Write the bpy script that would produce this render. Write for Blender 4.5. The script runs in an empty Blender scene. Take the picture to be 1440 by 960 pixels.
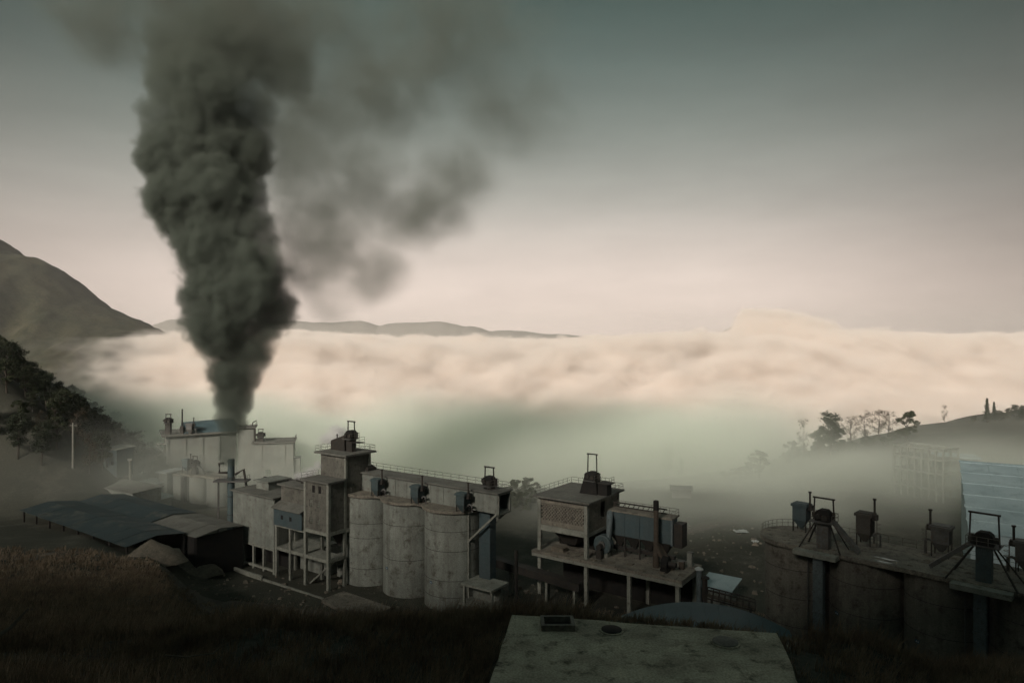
import bpy, math, random
import numpy as np
from mathutils import Vector

sc = bpy.context.scene
COL = sc.collection
R = math.radians
CAMZ = 44.0            # the plant yard is z = 0; the camera stands on the hillside above it

# ------------------------------------------------------------------ camera
cam = bpy.data.cameras.new('camera')
cam.lens = 24.0; cam.sensor_width = 36.0; cam.clip_start = 0.5; cam.clip_end = 40000
cam_o = bpy.data.objects.new('camera', cam); COL.objects.link(cam_o)
cam_o.location = (0, 0, CAMZ); cam_o.rotation_euler = (R(90), 0, 0)
sc.camera = cam_o

# ------------------------------------------------------------------ sky
SUN_AZ, SUN_EL = 208.0, 24.0       # degrees clockwise from +Y (behind the camera, to the left); elevation
world = bpy.data.worlds.new('World'); sc.world = world; world.use_nodes = True
nt = world.node_tree; bg = nt.nodes['Background']; bg.inputs['Strength'].default_value = 1.0
sky = nt.nodes.new('ShaderNodeTexSky'); sky.sky_type = 'NISHITA'; sky.sun_disc = False
sky.sun_elevation = R(SUN_EL); sky.sun_rotation = R(SUN_AZ); sky.dust_density = 4.0; sky.altitude = 1500
nscale = nt.nodes.new('ShaderNodeVectorMath'); nscale.operation = 'SCALE'; nscale.inputs['Scale'].default_value = 0.05
nt.links.new(sky.outputs[0], nscale.inputs[0])
tc = nt.nodes.new('ShaderNodeTexCoord'); sxyz = nt.nodes.new('ShaderNodeSeparateXYZ')
nt.links.new(tc.outputs['Generated'], sxyz.inputs[0])
ramp = nt.nodes.new('ShaderNodeValToRGB'); nt.links.new(sxyz.outputs['Z'], ramp.inputs[0])
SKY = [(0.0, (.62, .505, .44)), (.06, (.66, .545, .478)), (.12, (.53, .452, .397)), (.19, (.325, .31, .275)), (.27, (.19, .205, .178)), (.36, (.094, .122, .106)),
       (.46, (.036, .064, .054)), (.60, (.052, .080, .070)), (1.0, (.120, .166, .150))]  # overhead, out of view, the sky is brightened to light the foreground more
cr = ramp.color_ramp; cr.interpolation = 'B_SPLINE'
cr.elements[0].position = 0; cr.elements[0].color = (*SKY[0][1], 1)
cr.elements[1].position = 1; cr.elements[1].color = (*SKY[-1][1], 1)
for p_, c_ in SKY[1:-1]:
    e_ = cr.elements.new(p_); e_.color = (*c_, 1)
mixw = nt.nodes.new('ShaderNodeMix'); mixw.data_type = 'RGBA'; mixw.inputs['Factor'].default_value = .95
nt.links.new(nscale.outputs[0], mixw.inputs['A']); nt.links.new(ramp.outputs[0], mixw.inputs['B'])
gdir = nt.nodes.new('ShaderNodeVectorMath'); gdir.operation = 'DOT_PRODUCT'; gdir.inputs[1].default_value = Vector((-.06, 1, .12)).normalized()
nt.links.new(tc.outputs['Generated'], gdir.inputs[0])
gmap = nt.nodes.new('ShaderNodeMapRange'); gmap.interpolation_type = 'SMOOTHSTEP'; nt.links.new(gdir.outputs['Value'], gmap.inputs[0])
for i_, q_ in zip((1, 2, 3, 4), (.70, 1.0, .52, 1.10)): gmap.inputs[i_].default_value = q_
gsc = nt.nodes.new('ShaderNodeVectorMath'); gsc.operation = 'SCALE'; nt.links.new(mixw.outputs['Result'], gsc.inputs[0]); nt.links.new(gmap.outputs[0], gsc.inputs['Scale'])
smap = nt.nodes.new('ShaderNodeMapping'); smap.inputs['Scale'].default_value = (1.6, 1.6, 7.0); nt.links.new(tc.outputs['Generated'], smap.inputs[0])
snz = nt.nodes.new('ShaderNodeTexNoise'); snz.inputs['Scale'].default_value = 1.5; snz.inputs['Detail'].default_value = 6; snz.inputs['Roughness'].default_value = .6; nt.links.new(smap.outputs[0], snz.inputs['Vector'])
smr = nt.nodes.new('ShaderNodeMapRange'); nt.links.new(snz.outputs['Fac'], smr.inputs[0])
for i_, q_ in zip((1, 2, 3, 4), (.3, .7, .90, 1.10)): smr.inputs[i_].default_value = q_
ssc = nt.nodes.new('ShaderNodeVectorMath'); ssc.operation = 'SCALE'; nt.links.new(gsc.outputs[0], ssc.inputs[0]); nt.links.new(smr.outputs[0], ssc.inputs['Scale'])
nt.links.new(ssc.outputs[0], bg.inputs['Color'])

# ------------------------------------------------------------------ sun: veiled, behind the camera, just clearing the mountain the camera stands on
sun = bpy.data.lights.new('sun', 'SUN'); sun.energy = 4.1; sun.angle = R(16.0); sun.color = (1.0, .90, .79)
sun_o = bpy.data.objects.new('sun', sun); COL.objects.link(sun_o)
sd = Vector((math.sin(R(SUN_AZ)) * math.cos(R(SUN_EL)), math.cos(R(SUN_AZ)) * math.cos(R(SUN_EL)), math.sin(R(SUN_EL))))
sun_o.rotation_euler = sd.to_track_quat('Z', 'Y').to_euler()

# ------------------------------------------------------------------ exposure and sampling
vs = sc.view_settings; vs.view_transform = 'Standard'; vs.look = 'None'; vs.exposure = 0.42; vs.gamma = 1.0
sc.render.engine = 'CYCLES'
cy = sc.cycles
cy.volume_bounces = 8; cy.max_bounces = 10; cy.diffuse_bounces = 3; cy.glossy_bounces = 2
cy.transparent_max_bounces = 8; cy.volume_step_rate = 1.0; cy.volume_max_steps = 512
cy.use_adaptive_sampling = True; cy.adaptive_threshold = .04; cy.use_denoising = True
cy.sample_clamp_indirect = 4.0
VOL = True

# ================================================================== helpers
def at(u, v, d):
    """World point that shows at photograph pixel (u, v) when it stands d metres in front of the camera."""
    return Vector(((u - 720) / 960 * d, d, CAMZ + (480 - v) / 960 * d))

rng = random.Random(7)
nrng = np.random.default_rng(11)

class MB:
    """Collects shapes; build() links them as ONE mesh object."""
    def __init__(self): self.v = []; self.f = []
    def add(self, vs, fs):
        n = len(self.v); self.v += [tuple(p) for p in vs]; self.f += [tuple(i + n for i in f) for f in fs]; return self
    def obox(self, o, a, b, c):
        o, a, b, c = Vector(o), Vector(a), Vector(b), Vector(c)
        vs = [o, o + a, o + a + b, o + b, o + c, o + a + c, o + a + b + c, o + b + c]
        fs = [(0, 3, 2, 1), (4, 5, 6, 7), (0, 1, 5, 4), (1, 2, 6, 5), (2, 3, 7, 6), (3, 0, 4, 7)]
        if a.cross(b).dot(c) < 0: fs = [tuple(reversed(f)) for f in fs]
        return self.add(vs, fs)
    def box(self, x0, x1, y0, y1, z0, z1):
        return self.obox((x0, y0, z0), (x1 - x0, 0, 0), (0, y1 - y0, 0), (0, 0, z1 - z0))
    def bar(self, p, q, w, h=None):
        p, q = Vector(p), Vector(q); d = q - p; h = h or w
        s = d.cross(Vector((0, 0, 1)))
        s = Vector((1, 0, 0)) if s.length < 1e-5 else s.normalized()
        t = s.cross(d).normalized()
        return self.obox(p - s * w / 2 - t * h / 2, s * w, t * h, d)
    def tube(self, pts, r, n=8, cap=True):
        pts = [Vector(p) for p in pts]; rs = r if isinstance(r, (list, tuple)) else [r] * len(pts)
        V = []; F = []
        for i, p in enumerate(pts):
            d = (pts[min(i + 1, len(pts) - 1)] - pts[max(i - 1, 0)]).normalized()
            s = d.cross(Vector((0, 0, 1)))
            s = Vector((1, 0, 0)) if s.length < 1e-4 else s.normalized()
            t = s.cross(d)
            for k in range(n):
                a = 2 * math.pi * k / n; V.append(p + (s * math.cos(a) + t * math.sin(a)) * rs[i])
        for i in range(len(pts) - 1):
            for k in range(n):
                k2 = (k + 1) % n; F.append((i * n + k, i * n + k2, (i + 1) * n + k2, (i + 1) * n + k))
        if cap:
            F.append(tuple(range(n))); F.append(tuple(reversed(range((len(pts) - 1) * n, len(pts) * n))))
        return self.add(V, [tuple(reversed(f)) for f in F])
    def lathe(self, cx, cy, prof, n=24, a0=0, a1=2 * math.pi):
        """prof: [(r, z)] from bottom to top."""
        V = []; F = []; full = abs(a1 - a0 - 2 * math.pi) < 1e-6
        for r, z in prof:
            for k in range(n):
                a = a0 + (a1 - a0) * k / (n if full else n - 1); V.append((cx + r * math.cos(a), cy + r * math.sin(a), z))
        for i in range(len(prof) - 1):
            for k in range(n if full else n - 1):
                k2 = (k + 1) % n; F.append((i * n + k, i * n + k2, (i + 1) * n + k2, (i + 1) * n + k))
        if full:
            F.append(tuple(reversed(range(n)))); F.append(tuple(range((len(prof) - 1) * n, len(prof) * n)))
        return self.add(V, F)
    def prism(self, poly, z0, z1):
        n = len(poly); V = [(x, y, z0) for x, y in poly] + [(x, y, z1) for x, y in poly]
        F = [tuple(reversed(range(n))), tuple(range(n, 2 * n))] + [(i, (i + 1) % n, n + (i + 1) % n, n + i) for i in range(n)]
        return self.add(V, F)
    def frustum(self, r0, r1):
        """r = (x0, x1, y0, y1, z)"""
        V = [(r[0], r[2], r[4]) for r in (r0,)] + [(r0[1], r0[2], r0[4]), (r0[1], r0[3], r0[4]), (r0[0], r0[3], r0[4]),
             (r1[0], r1[2], r1[4]), (r1[1], r1[2], r1[4]), (r1[1], r1[3], r1[4]), (r1[0], r1[3], r1[4])]
        return self.add(V, [(0, 3, 2, 1), (4, 5, 6, 7), (0, 1, 5, 4), (1, 2, 6, 5), (2, 3, 7, 6), (3, 0, 4, 7)])
    def wall(self, o, d, L, n, t, z0, z1, holes=()):
        """Wall from 2D point o along 2D unit d, length L, thickness t along 2D n (inward); holes (a0, a1, z0, z1)."""
        xs = sorted({0, L, *[h[0] for h in holes], *[h[1] for h in holes]}); zs = sorted({z0, z1, *[h[2] for h in holes], *[h[3] for h in holes]})
        for i in range(len(xs) - 1):
            for j in range(len(zs) - 1):
                xm = (xs[i] + xs[i + 1]) / 2; zm = (zs[j] + zs[j + 1]) / 2
                if any(h[0] < xm < h[1] and h[2] < zm < h[3] for h in holes): continue
                self.obox((o[0] + d[0] * xs[i], o[1] + d[1] * xs[i], zs[j]), (d[0] * (xs[i + 1] - xs[i]), d[1] * (xs[i + 1] - xs[i]), 0),
                          (n[0] * t, n[1] * t, 0), (0, 0, zs[j + 1] - zs[j]))
        return self
    def rail(self, pts, h=1.05, sp=1.7, r=.035, closed=False):
        pts = [Vector(p) for p in pts]
        if closed: pts = pts + [pts[0]]
        for p, q in zip(pts, pts[1:]):
            n = max(1, round((q - p).length / sp))
            for k in range(n + 1):
                a = p.lerp(q, k / n); self.tube([a, a + Vector((0, 0, h))], r, 4)
            for z in (h, h * .52): self.tube([p + Vector((0, 0, z)), q + Vector((0, 0, z))], r * .9, 4)
        return self
    def mesh(self, name, mat, smooth=False):
        me = bpy.data.meshes.new(name); me.from_pydata(self.v, [], self.f); me.update()
        if smooth:
            me.polygons.foreach_set('use_smooth', [True] * len(me.polygons)); me.set_sharp_from_angle(angle=R(40))
        if mat: me.materials.append(mat)
        return me
    def build(self, name, mat, parent=None, smooth=False, label=None):
        return obj(name, self.mesh(name, mat, smooth), parent, label)

def obj(name, me, parent=None, label=None):
    o = bpy.data.objects.new(name, me); COL.objects.link(o)
    if parent: o.parent = parent
    if label: o['label'] = label
    return o

def thing(name, loc, yaw, label, cat, group=None):
    o = bpy.data.objects.new(name, None); COL.objects.link(o); o.empty_display_size = .2
    o.location = loc; o.rotation_euler = (0, 0, R(yaw)); tag(o, label, cat, group); return o

def tag(o, label, cat, group=None):
    o['label'] = label; o['category'] = cat
    if group: o['group'] = group
    return o

def copy_tree(o, parent=None):
    c = o.copy(); COL.objects.link(c); c.parent = parent
    for ch in list(o.children): copy_tree(ch, c)
    return c

# ------------------------------------------------------------------ materials
def nodes(m):
    m.use_nodes = True; t = m.node_tree; return t, t.nodes['Principled BSDF']

def surf(name, c1, c2, rough=.85, metal=0.0, scale=.5, c3=None, streak=0.0, streak_c=(.05, .045, .04), bump=.15, bscale=6.0, fine=.25, spec=.3):
    """Two or three tones mixed by noise at two scales, plus rain streaks that run down, plus a fine relief."""
    m = bpy.data.materials.new(name); t, b = nodes(m); N = t.nodes.new; L = t.links.new
    tcn = N('ShaderNodeTexCoord'); P = tcn.outputs['Object']
    def noise(vec, s, det=6, ro=.6):
        n = N('ShaderNodeTexNoise'); L(vec, n.inputs['Vector']); n.inputs['Scale'].default_value = s; n.inputs['Detail'].default_value = det; n.inputs['Roughness'].default_value = ro
        return n.outputs['Fac']
    def rampf(x, a, bb):
        r = N('ShaderNodeMapRange'); L(x, r.inputs[0]); r.inputs[1].default_value = a; r.inputs[2].default_value = bb; return r.outputs[0]
    def mix(f, a, bb, mode='MIX'):
        x = N('ShaderNodeMix'); x.data_type = 'RGBA'; x.blend_type = mode
        if isinstance(f, float): x.inputs['Factor'].default_value = f
        else: L(f, x.inputs['Factor'])
        for s, q in (('A', a), ('B', bb)):
            if isinstance(q, tuple): x.inputs[s].default_value = (*q, 1)
            else: L(q, x.inputs[s])
        return x.outputs['Result']
    col = mix(rampf(noise(P, scale), .38, .62), c1, c2)
    if c3: col = mix(rampf(noise(P, scale * 3.1, 8, .7), .52, .68), col, c3)
    if fine:
        fn = rampf(noise(P, bscale * 2, 3), .3, .7)
        g = N('ShaderNodeMapRange'); L(fn, g.inputs[0]); g.inputs[3].default_value = 1 - fine; g.inputs[4].default_value = 1 + fine
        vm = N('ShaderNodeVectorMath'); vm.operation = 'SCALE'; L(col, vm.inputs[0]); L(g.outputs[0], vm.inputs['Scale']); col = vm.outputs[0]
    if streak:
        mp = N('ShaderNodeMapping'); mp.inputs['Scale'].default_value = (1.1, 1.1, .09); L(P, mp.inputs[0])
        sfac = rampf(noise(mp.outputs[0], .8, 7, .7), .42, .86)
        mm = N('ShaderNodeMath'); mm.operation = 'MULTIPLY'; mm.inputs[1].default_value = streak; L(sfac, mm.inputs[0])
        col = mix(mm.outputs[0], col, streak_c)
    L(col, b.inputs['Base Color'])
    b.inputs['Roughness'].default_value = rough; b.inputs['Metallic'].default_value = metal; b.inputs['Specular IOR Level'].default_value = spec
    if bump:
        bn = N('ShaderNodeBump'); bn.inputs['Strength'].default_value = bump; bn.inputs['Distance'].default_value = .05
        L(noise(P, bscale, 5), bn.inputs['Height']); L(bn.outputs[0], b.inputs['Normal'])
    return m

M = {}
M['silo'] = surf('silo_concrete', (.262, .285, .255), (.195, .213, .192), .92, scale=.22, c3=(.095, .09, .074), streak=.9, streak_c=(.08, .074, .06), bscale=3.0, bump=.3)
M['concrete'] = surf('weathered_concrete', (.235, .255, .228), (.175, .192, .172), .92, scale=.35, c3=(.13, .12, .10), streak=.55, bscale=5.0)
M['pale_concrete'] = surf('pale_concrete', (.222, .238, .212), (.175, .188, .17), .92, scale=.15, c3=(.21, .20, .17), streak=.5, streak_c=(.13, .12, .10), bscale=4.0)
M['frame_concrete'] = surf('beam_concrete', (.285, .298, .258), (.215, .226, .198), .9, scale=.5, c3=(.14, .13, .11), streak=.3, bscale=5.0)
M['dark_silo'] = surf('darkened_silo_concrete', (.205, .195, .165), (.155, .15, .128), .92, scale=.25, c3=(.08, .07, .058), streak=.7, streak_c=(.045, .04, .033), bscale=3.0, bump=.3)  # browner silo concrete; dimming towards the frame edge is put into its colour
M['deck'] = surf('dusty_deck', (.235, .218, .178), (.15, .14, .118), .95, scale=.35, c3=(.055, .05, .043), bscale=3.0, fine=.35)
M['roof'] = surf('dusty_roof', (.16, .163, .145), (.12, .122, .11), .95, scale=.3, c3=(.09, .085, .07), bscale=4.0)
M['brick'] = surf('sooty_brickwork', (.235, .22, .18), (.175, .165, .138), .95, scale=.6, c3=(.10, .09, .075), streak=.4, bscale=8.0, fine=.4)
M['tower_wall'] = surf('soot_stained_wall', (.165, .163, .14), (.115, .115, .10), .95, scale=.4, c3=(.06, .058, .05), streak=.7, bscale=7.0, fine=.35)
M['dark_metal'] = surf('sooty_steel', (.035, .035, .034), (.05, .046, .04), .7, .3, scale=1.2, c3=(.065, .045, .03), bump=.05)
M['grey_metal'] = surf('grey_painted_steel', (.13, .135, .13), (.09, .092, .088), .6, .2, scale=1.0, c3=(.10, .07, .05), streak=.3, bump=.05)
M['rail'] = surf('rail_steel', (.16, .155, .14), (.10, .09, .075), .6, .4, scale=1.5, bump=0, fine=0)
M['stained'] = surf('stained_steel', (.085, .082, .072), (.065, .064, .058), .75, .2, scale=1.2, c3=(.075, .052, .036), streak=.5, bump=.08)
M['rust'] = surf('rusty_steel', (.095, .076, .058), (.072, .060, .048), .85, .2, scale=1.2, c3=(.055, .045, .038), streak=.4, bump=.1)
M['blue'] = surf('faded_blue_paint', (.062, .095, .105), (.08, .107, .113), .6, .1, scale=.8, c3=(.06, .085, .095), streak=.45, streak_c=(.05, .05, .045), bump=.05)
M['teal'] = surf('teal_painted_steel', (.066, .10, .108), (.085, .117, .12), .55, .15, scale=.9, c3=(.07, .075, .07), streak=.45, bump=.05)
M['pipe'] = surf('pale_blue_casing', (.16, .20, .21), (.12, .155, .165), .6, .2, scale=.8, c3=(.09, .09, .085), streak=.5, bump=.05)
M['roof_blue'] = surf('blue_sheet_roof', (.034, .051, .055), (.028, .042, .045), .7, .05, scale=.08, c3=(.085, .09, .08), streak=0, bump=.05, fine=.12)
M['roof_bright'] = surf('bright_blue_sheet', (.072, .115, .128), (.062, .098, .108), .6, .1, scale=.2, bump=.05)
M['roof_pale'] = surf('pale_blue_sheet', (.34, .43, .45), (.28, .365, .385), .55, 0, scale=.12, c3=(.22, .28, .295), bump=.05)
M['roof_light'] = surf('light_roof_strip', (.42, .51, .525), (.37, .46, .475), .5, 0, scale=.3, bump=0)
M['tarp'] = surf('pale_sheet', (.45, .48, .47), (.34, .37, .37), .6, 0, scale=.5, bump=.1)
M['black'] = surf('soot_and_shade_black', (.012, .012, .012), (.02, .018, .016), .9, 0, scale=.8, bump=0)  # soot black; also paints shade into walls and voids behind openings
M['wood'] = surf('old_wood', (.12, .10, .08), (.085, .07, .055), .9, 0, scale=2.0, streak=.4)
M['pole'] = surf('concrete_pole', (.19, .19, .165), (.15, .15, .13), .9, 0, scale=1.0, streak=.3)
M['twig'] = surf('dry_twig', (.13, .12, .095), (.09, .08, .06), .9, 0, scale=3.0, bump=0)
M['bark'] = surf('bark', (.055, .045, .035), (.04, .033, .026), .95, 0, scale=2.0)
M['slab'] = surf('mossy_slab', (.46, .43, .33), (.26, .24, .185), .95, 0, scale=.5, c3=(.07, .065, .048), bscale=7.0, bump=.4, fine=.35)
M['lid'] = surf('iron_lid', (.17, .165, .14), (.12, .115, .10), .8, .1, scale=2.0)
M['gravel'] = surf('gravel_heap', (.16, .14, .11), (.11, .10, .08), .95, 0, scale=.8, c3=(.20, .18, .15), bscale=9, bump=.8, fine=.4)
M['plate'] = surf('blue_plate', (.035, .10, .16), (.03, .085, .14), .5, 0, scale=3.0, bump=0)
M['white'] = surf('white_paint', (.62, .66, .68), (.55, .6, .62), .6, 0, scale=4.0, bump=0)
def leafmat(name, a, b, c):
    m = bpy.data.materials.new(name); t, bs = nodes(m); N = t.nodes.new; L = t.links.new
    g = N('ShaderNodeTexCoord'); n = N('ShaderNodeTexNoise'); n.inputs['Scale'].default_value = .9; n.inputs['Detail'].default_value = 3
    L(g.outputs['Object'], n.inputs['Vector'])
    r = N('ShaderNodeValToRGB'); L(n.outputs['Fac'], r.inputs[0]); e = r.color_ramp.elements
    e[0].position = .35; e[0].color = (*a, 1); e[1].position = .68; e[1].color = (*b, 1); k = e.new(.5); k.color = (*c, 1)
    L(r.outputs[0], bs.inputs['Base Color']); bs.inputs['Roughness'].default_value = .85; bs.inputs['Specular IOR Level'].default_value = .2
    return m
M['leaf'] = leafmat('foliage', (.022, .030, .016), (.060, .062, .034), (.036, .045, .024))
M['needle'] = leafmat('needles', (.016, .024, .015), (.038, .046, .027), (.026, .034, .020))
M['dry_leaf'] = leafmat('dry_foliage', (.035, .028, .016), (.085, .062, .036), (.055, .042, .025))
M['grass'] = leafmat('dry_grass', (.085, .064, .044), (.44, .365, .255), (.20, .152, .105))
_n = [n for n in M['grass'].node_tree.nodes if n.type == 'TEX_NOISE'][0]; _n.inputs['Scale'].default_value = .5; _n.inputs['Detail'].default_value = 9; _n.inputs['Roughness'].default_value = .85

# ================================================================== the ground
def sstep(x, a, b):
    t = np.clip((x - a) / (b - a), 0, 1); return t * t * (3 - 2 * t)
def vnoise(x, y, s, seed=0):
    """Smooth value noise on numpy arrays, 0..1."""
    x = np.asarray(x, float) / s; y = np.asarray(y, float) / s
    xi = np.floor(x).astype(np.int64); yi = np.floor(y).astype(np.int64); fx = x - xi; fy = y - yi
    fx = fx * fx * (3 - 2 * fx); fy = fy * fy * (3 - 2 * fy)
    def hsh(a, b):
        h = (a * 374761393 + b * 668265263 + seed * 974634777) & 0x7fffffff
        h = ((h ^ (h >> 13)) * 1274126177) & 0x7fffffff
        return ((h ^ (h >> 16)) & 0xffff) / 65535.0
    return (hsh(xi, yi) * (1 - fx) + hsh(xi + 1, yi) * fx) * (1 - fy) + (hsh(xi, yi + 1) * (1 - fx) + hsh(xi + 1, yi + 1) * fx) * fy
def fbm(x, y, s, o=4, seed=0):
    t = 0; a = .5
    for i in range(o): t = t + a * (vnoise(x, y, s, seed + i * 17) - .5) * 2; a *= .5; s *= .5
    return t
PC = ([0, 8, 14, 17, 25, 31, 45, 70, 88, 100, 400], [42.3, 38.2, 35.2, 34.0, 33.6, 31.0, 22, 9, 1.2, 0, 0])
PL_ = ([0, 8, 16, 30, 60, 90, 108, 128, 150, 400], [42.3, 38.6, 35.6, 30.8, 20.8, 13.0, 9.0, 6.0, 3, 0])
PM = ([0, 8, 14, 17, 24.5, 27, 30, 45, 62, 80, 400], [42.3, 38.2, 35.2, 34.0, 33.3, 29.2, 25.8, 17, 8, 0, 0])
PR = ([0, 8, 14, 17, 24, 30, 45, 62, 78, 400], [42.3, 38.2, 35.0, 33.6, 32.0, 29.4, 20, 9, 0, 0])
def height(X, Y):
    X = np.asarray(X, float); Y = np.asarray(Y, float)
    s = X / np.maximum(np.abs(Y), 6.0)
    f = np.interp(Y, *PC); l = np.interp(Y, *PL_); r = np.interp(Y, *PR); mm = np.interp(Y, *PM)
    wm = sstep(s, .10, .22); f = f * (1 - wm) + mm * wm
    wl = sstep(-s, .38, .54); wr = sstep(s, .50, .66)
    z = f * (1 - wl) * (1 - wr) + l * wl + r * wr
    # wooded hill on the left
    z = z + np.interp(-s, [.50, .54, .646, .75, .95, 1.4], [0, 2, 18, 34, 62, 110]) * sstep(Y, 148, 185) * (1 - sstep(Y, 330, 600))
    # low ridge on the right, then the valley under the fog
    z = z + np.interp(s, [.1, .24, .35, .46, .58, .75, 1.0, 1.5], [-4, -7, -5.5, .5, 6.5, 11, 22, 45]) * sstep(Y, 165, 275)
    edge = np.interp(s, [-.5, -.2, .05, .25, .6, .8], [300, 215, 205, 245, 300, 340])
    z = z - 190 * sstep(Y, edge, edge + 330)
    # the hillside goes on rising behind the camera; unseen crest shaped to shade the works
    back = np.interp(-Y, [0, 25, 80, 120, 170, 300, 900, 2600], [0, 6, 66, 113, 128, 140, 105, 30])
    back = back * (1 + .06 * fbm(X, Y, 140, 3, 5)) * (1 + .06 * sstep(-X, 235, 310)) * (1 - .75 * sstep(np.abs(X), 900, 2600))
    z = np.where(Y < 0, 42.3 + back - 1.5 * sstep(-Y, 0, 4), z)
    dist = np.hypot(X, Y)
    z = z + fbm(X, Y, 7, 3, 3) * .45 * sstep(dist, 10, 26) + fbm(X, Y, 38, 3, 9) * 1.1 * sstep(dist, 30, 80)
    # the yard between the buildings is graded flat
    z = z + 2.2 * sstep(-s, .55, .64) * sstep(Y, 92, 118) * (1 - sstep(Y, 150, 172))
    yard = sstep(Y, 92, 104) * (1 - sstep(Y, 185, 230)) * sstep(s, -.54, -.44) * (1 - sstep(s, .75, .9))
    z = z * (1 - .65 * yard)
    # shelf for the tank roof
    tank = (1 - sstep(np.hypot((X - 3.9) / 5.8, (Y - 20.6) / 4.6), .9, 1.25)); z = z * (1 - tank) + 33.9 * tank
    return z
def hz(x, y): return float(height(np.array([x]), np.array([y]))[0])

ang = np.concatenate([np.linspace(-52, 52, 300), np.linspace(54, 306, 90)]) * math.pi / 180
rad = np.concatenate([[0.01], np.geomspace(3, 320, 210), np.geomspace(335, 14000, 46)])
A_, R_ = np.meshgrid(ang, rad)
GX = (R_ * np.sin(A_)); GY = (R_ * np.cos(A_)); GZ = height(GX, GY)
na, nr = len(ang), len(rad)
gv = np.stack([GX.ravel(), GY.ravel(), GZ.ravel()], 1)
ii, jj = np.meshgrid(np.arange(nr - 1), np.arange(na), indexing='ij'); j2 = (jj + 1) % na
gf = np.stack([ii * na + jj, ii * na + j2, (ii + 1) * na + j2, (ii + 1) * na + jj], -1).reshape(-1, 4)
me = bpy.data.meshes.new('ground'); me.from_pydata(gv.tolist(), [], gf[:, ::-1].tolist()); me.update()
me.polygons.foreach_set('use_smooth', [True] * len(me.polygons))
gm = surf('bare_hillside', (.070, .070, .056), (.048, .050, .041), .95, scale=.05, c3=(.098, .097, .080), bscale=2.2, bump=.6, fine=.35, spec=.1)
me.materials.append(gm)
ground = obj('ground', me); ground['kind'] = 'structure'

def ribbon(name, pts, w, mat, lift=.05, seg=3.0):
    """A track laid on the ground: pts in plan, width w."""
    P = [Vector(p) for p in pts]; path = []
    for a, b in zip(P, P[1:]):
        n = max(1, int((b - a).length / seg))
        path += [a.lerp(b, k / n) for k in range(n)]
    path.append(P[-1]); V = []; F = []; nc = 5
    for i, p in enumerate(path):
        d = (path[min(i + 1, len(path) - 1)] - path[max(i - 1, 0)]).normalized(); s = Vector((d.y, -d.x))
        for k in range(nc):
            q = p + s * w * (k / (nc - 1) - .5); V.append((q.x, q.y, hz(q.x, q.y) + lift))
    for i in range(len(path) - 1):
        for k in range(nc - 1): F.append((i * nc + k, i * nc + k + 1, (i + 1) * nc + k + 1, (i + 1) * nc + k))
    m_ = MB(); m_.add(V, F); o = m_.build(name, mat, None, True); o['kind'] = 'structure'; return o
M['road'] = surf('dusty_track', (.105, .095, .078), (.075, .068, .056), .95, scale=.2, c3=(.13, .12, .10), bscale=3, bump=.4)

# ------------------------------------------------------------------ mountains
def heightfield(name, xs, ys, fz, mat):
    X, Y = np.meshgrid(xs, ys); Z = fz(X, Y); n = len(xs); m = len(ys)
    v = np.stack([X.ravel(), Y.ravel(), Z.ravel()], 1).tolist()
    f = [(j * n + i, j * n + i + 1, (j + 1) * n + i + 1, (j + 1) * n + i) for j in range(m - 1) for i in range(n - 1)]
    me = bpy.data.meshes.new(name); me.from_pydata(v, [], f); me.update(); me.materials.append(mat)
    me.polygons.foreach_set('use_smooth', [True] * len(me.polygons))
    o = obj(name, me); o['kind'] = 'structure'; return o
mtn = surf('scrubby_mountain', (.052, .050, .030), (.030, .034, .020), .95, scale=.018, c3=(.012, .017, .009), bscale=.12, bump=0, fine=.3, spec=.1)
DM = 1500.0
sil = [(-260, 250), (-120, 292), (-40, 322), (0, 340), (6, 352), (18, 358), (45, 361), (70, 374), (95, 396), (125, 420), (155, 437), (185, 449), (215, 462), (245, 488), (285, 540), (350, 640)]
sx_ = [at(u, 0, DM).x for u, v in sil]; sz_ = [at(0, v, DM).z for u, v in sil]
def mz(X, Y):
    ridge = np.interp(X, sx_, sz_)
    t = (Y - DM) / 620.0
    gul = fbm(X + .25 * Y, Y * .35, 170, 4, 21)
    base = -230
    k = np.exp(-(t * 1.25) ** 2)
    z = base + (ridge - base) * k
    return z + (gul * 62 - np.abs(fbm(X * 1.3, Y * .5, 120, 4, 77)) * 46) * np.clip(np.abs(t) * 3, 0.03, 1) + fbm(X, Y, 26, 4, 4) * 5.0
heightfield('mountain', np.linspace(-2100, -300, 330), np.linspace(820, 2300, 200), mz, mtn)
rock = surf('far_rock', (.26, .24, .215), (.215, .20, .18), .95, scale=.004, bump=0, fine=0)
def ridge_obj(d, prof, seed, amp, wid):
    xs = [at(u, 0, d).x for u, v in prof]; zs = [at(0, v, d).z for u, v in prof]
    def fz(X, Y):
        r = np.interp(X, xs, zs); t = (Y - d) / wid
        return -350 + (r + 350 + fbm(X, Y * .2, d * .035, 6, seed) * amp) * np.exp(-(t * 1.2) ** 2)
    return heightfield('distant_ridge', np.linspace(xs[0], xs[-1], 420), np.linspace(d - wid * 1.6, d + wid, 26), fz, rock)
ridge_obj(6200.0, [(120, 480), (200, 462), (240, 450), (290, 447), (340, 450), (400, 452), (440, 453), (470, 452), (505, 449), (535, 456), (575, 452), (625, 454), (660, 457), (690, 466), (715, 462), (760, 468), (800, 471), (830, 476), (880, 484), (960, 500)], 31, 26, 700)
ridge_obj(2300.0, [(980, 520), (1000, 492), (1008, 476), (1020, 463), (1029, 459), (1038, 468), (1056, 490), (1080, 520)], 37, 3, 120)

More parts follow.
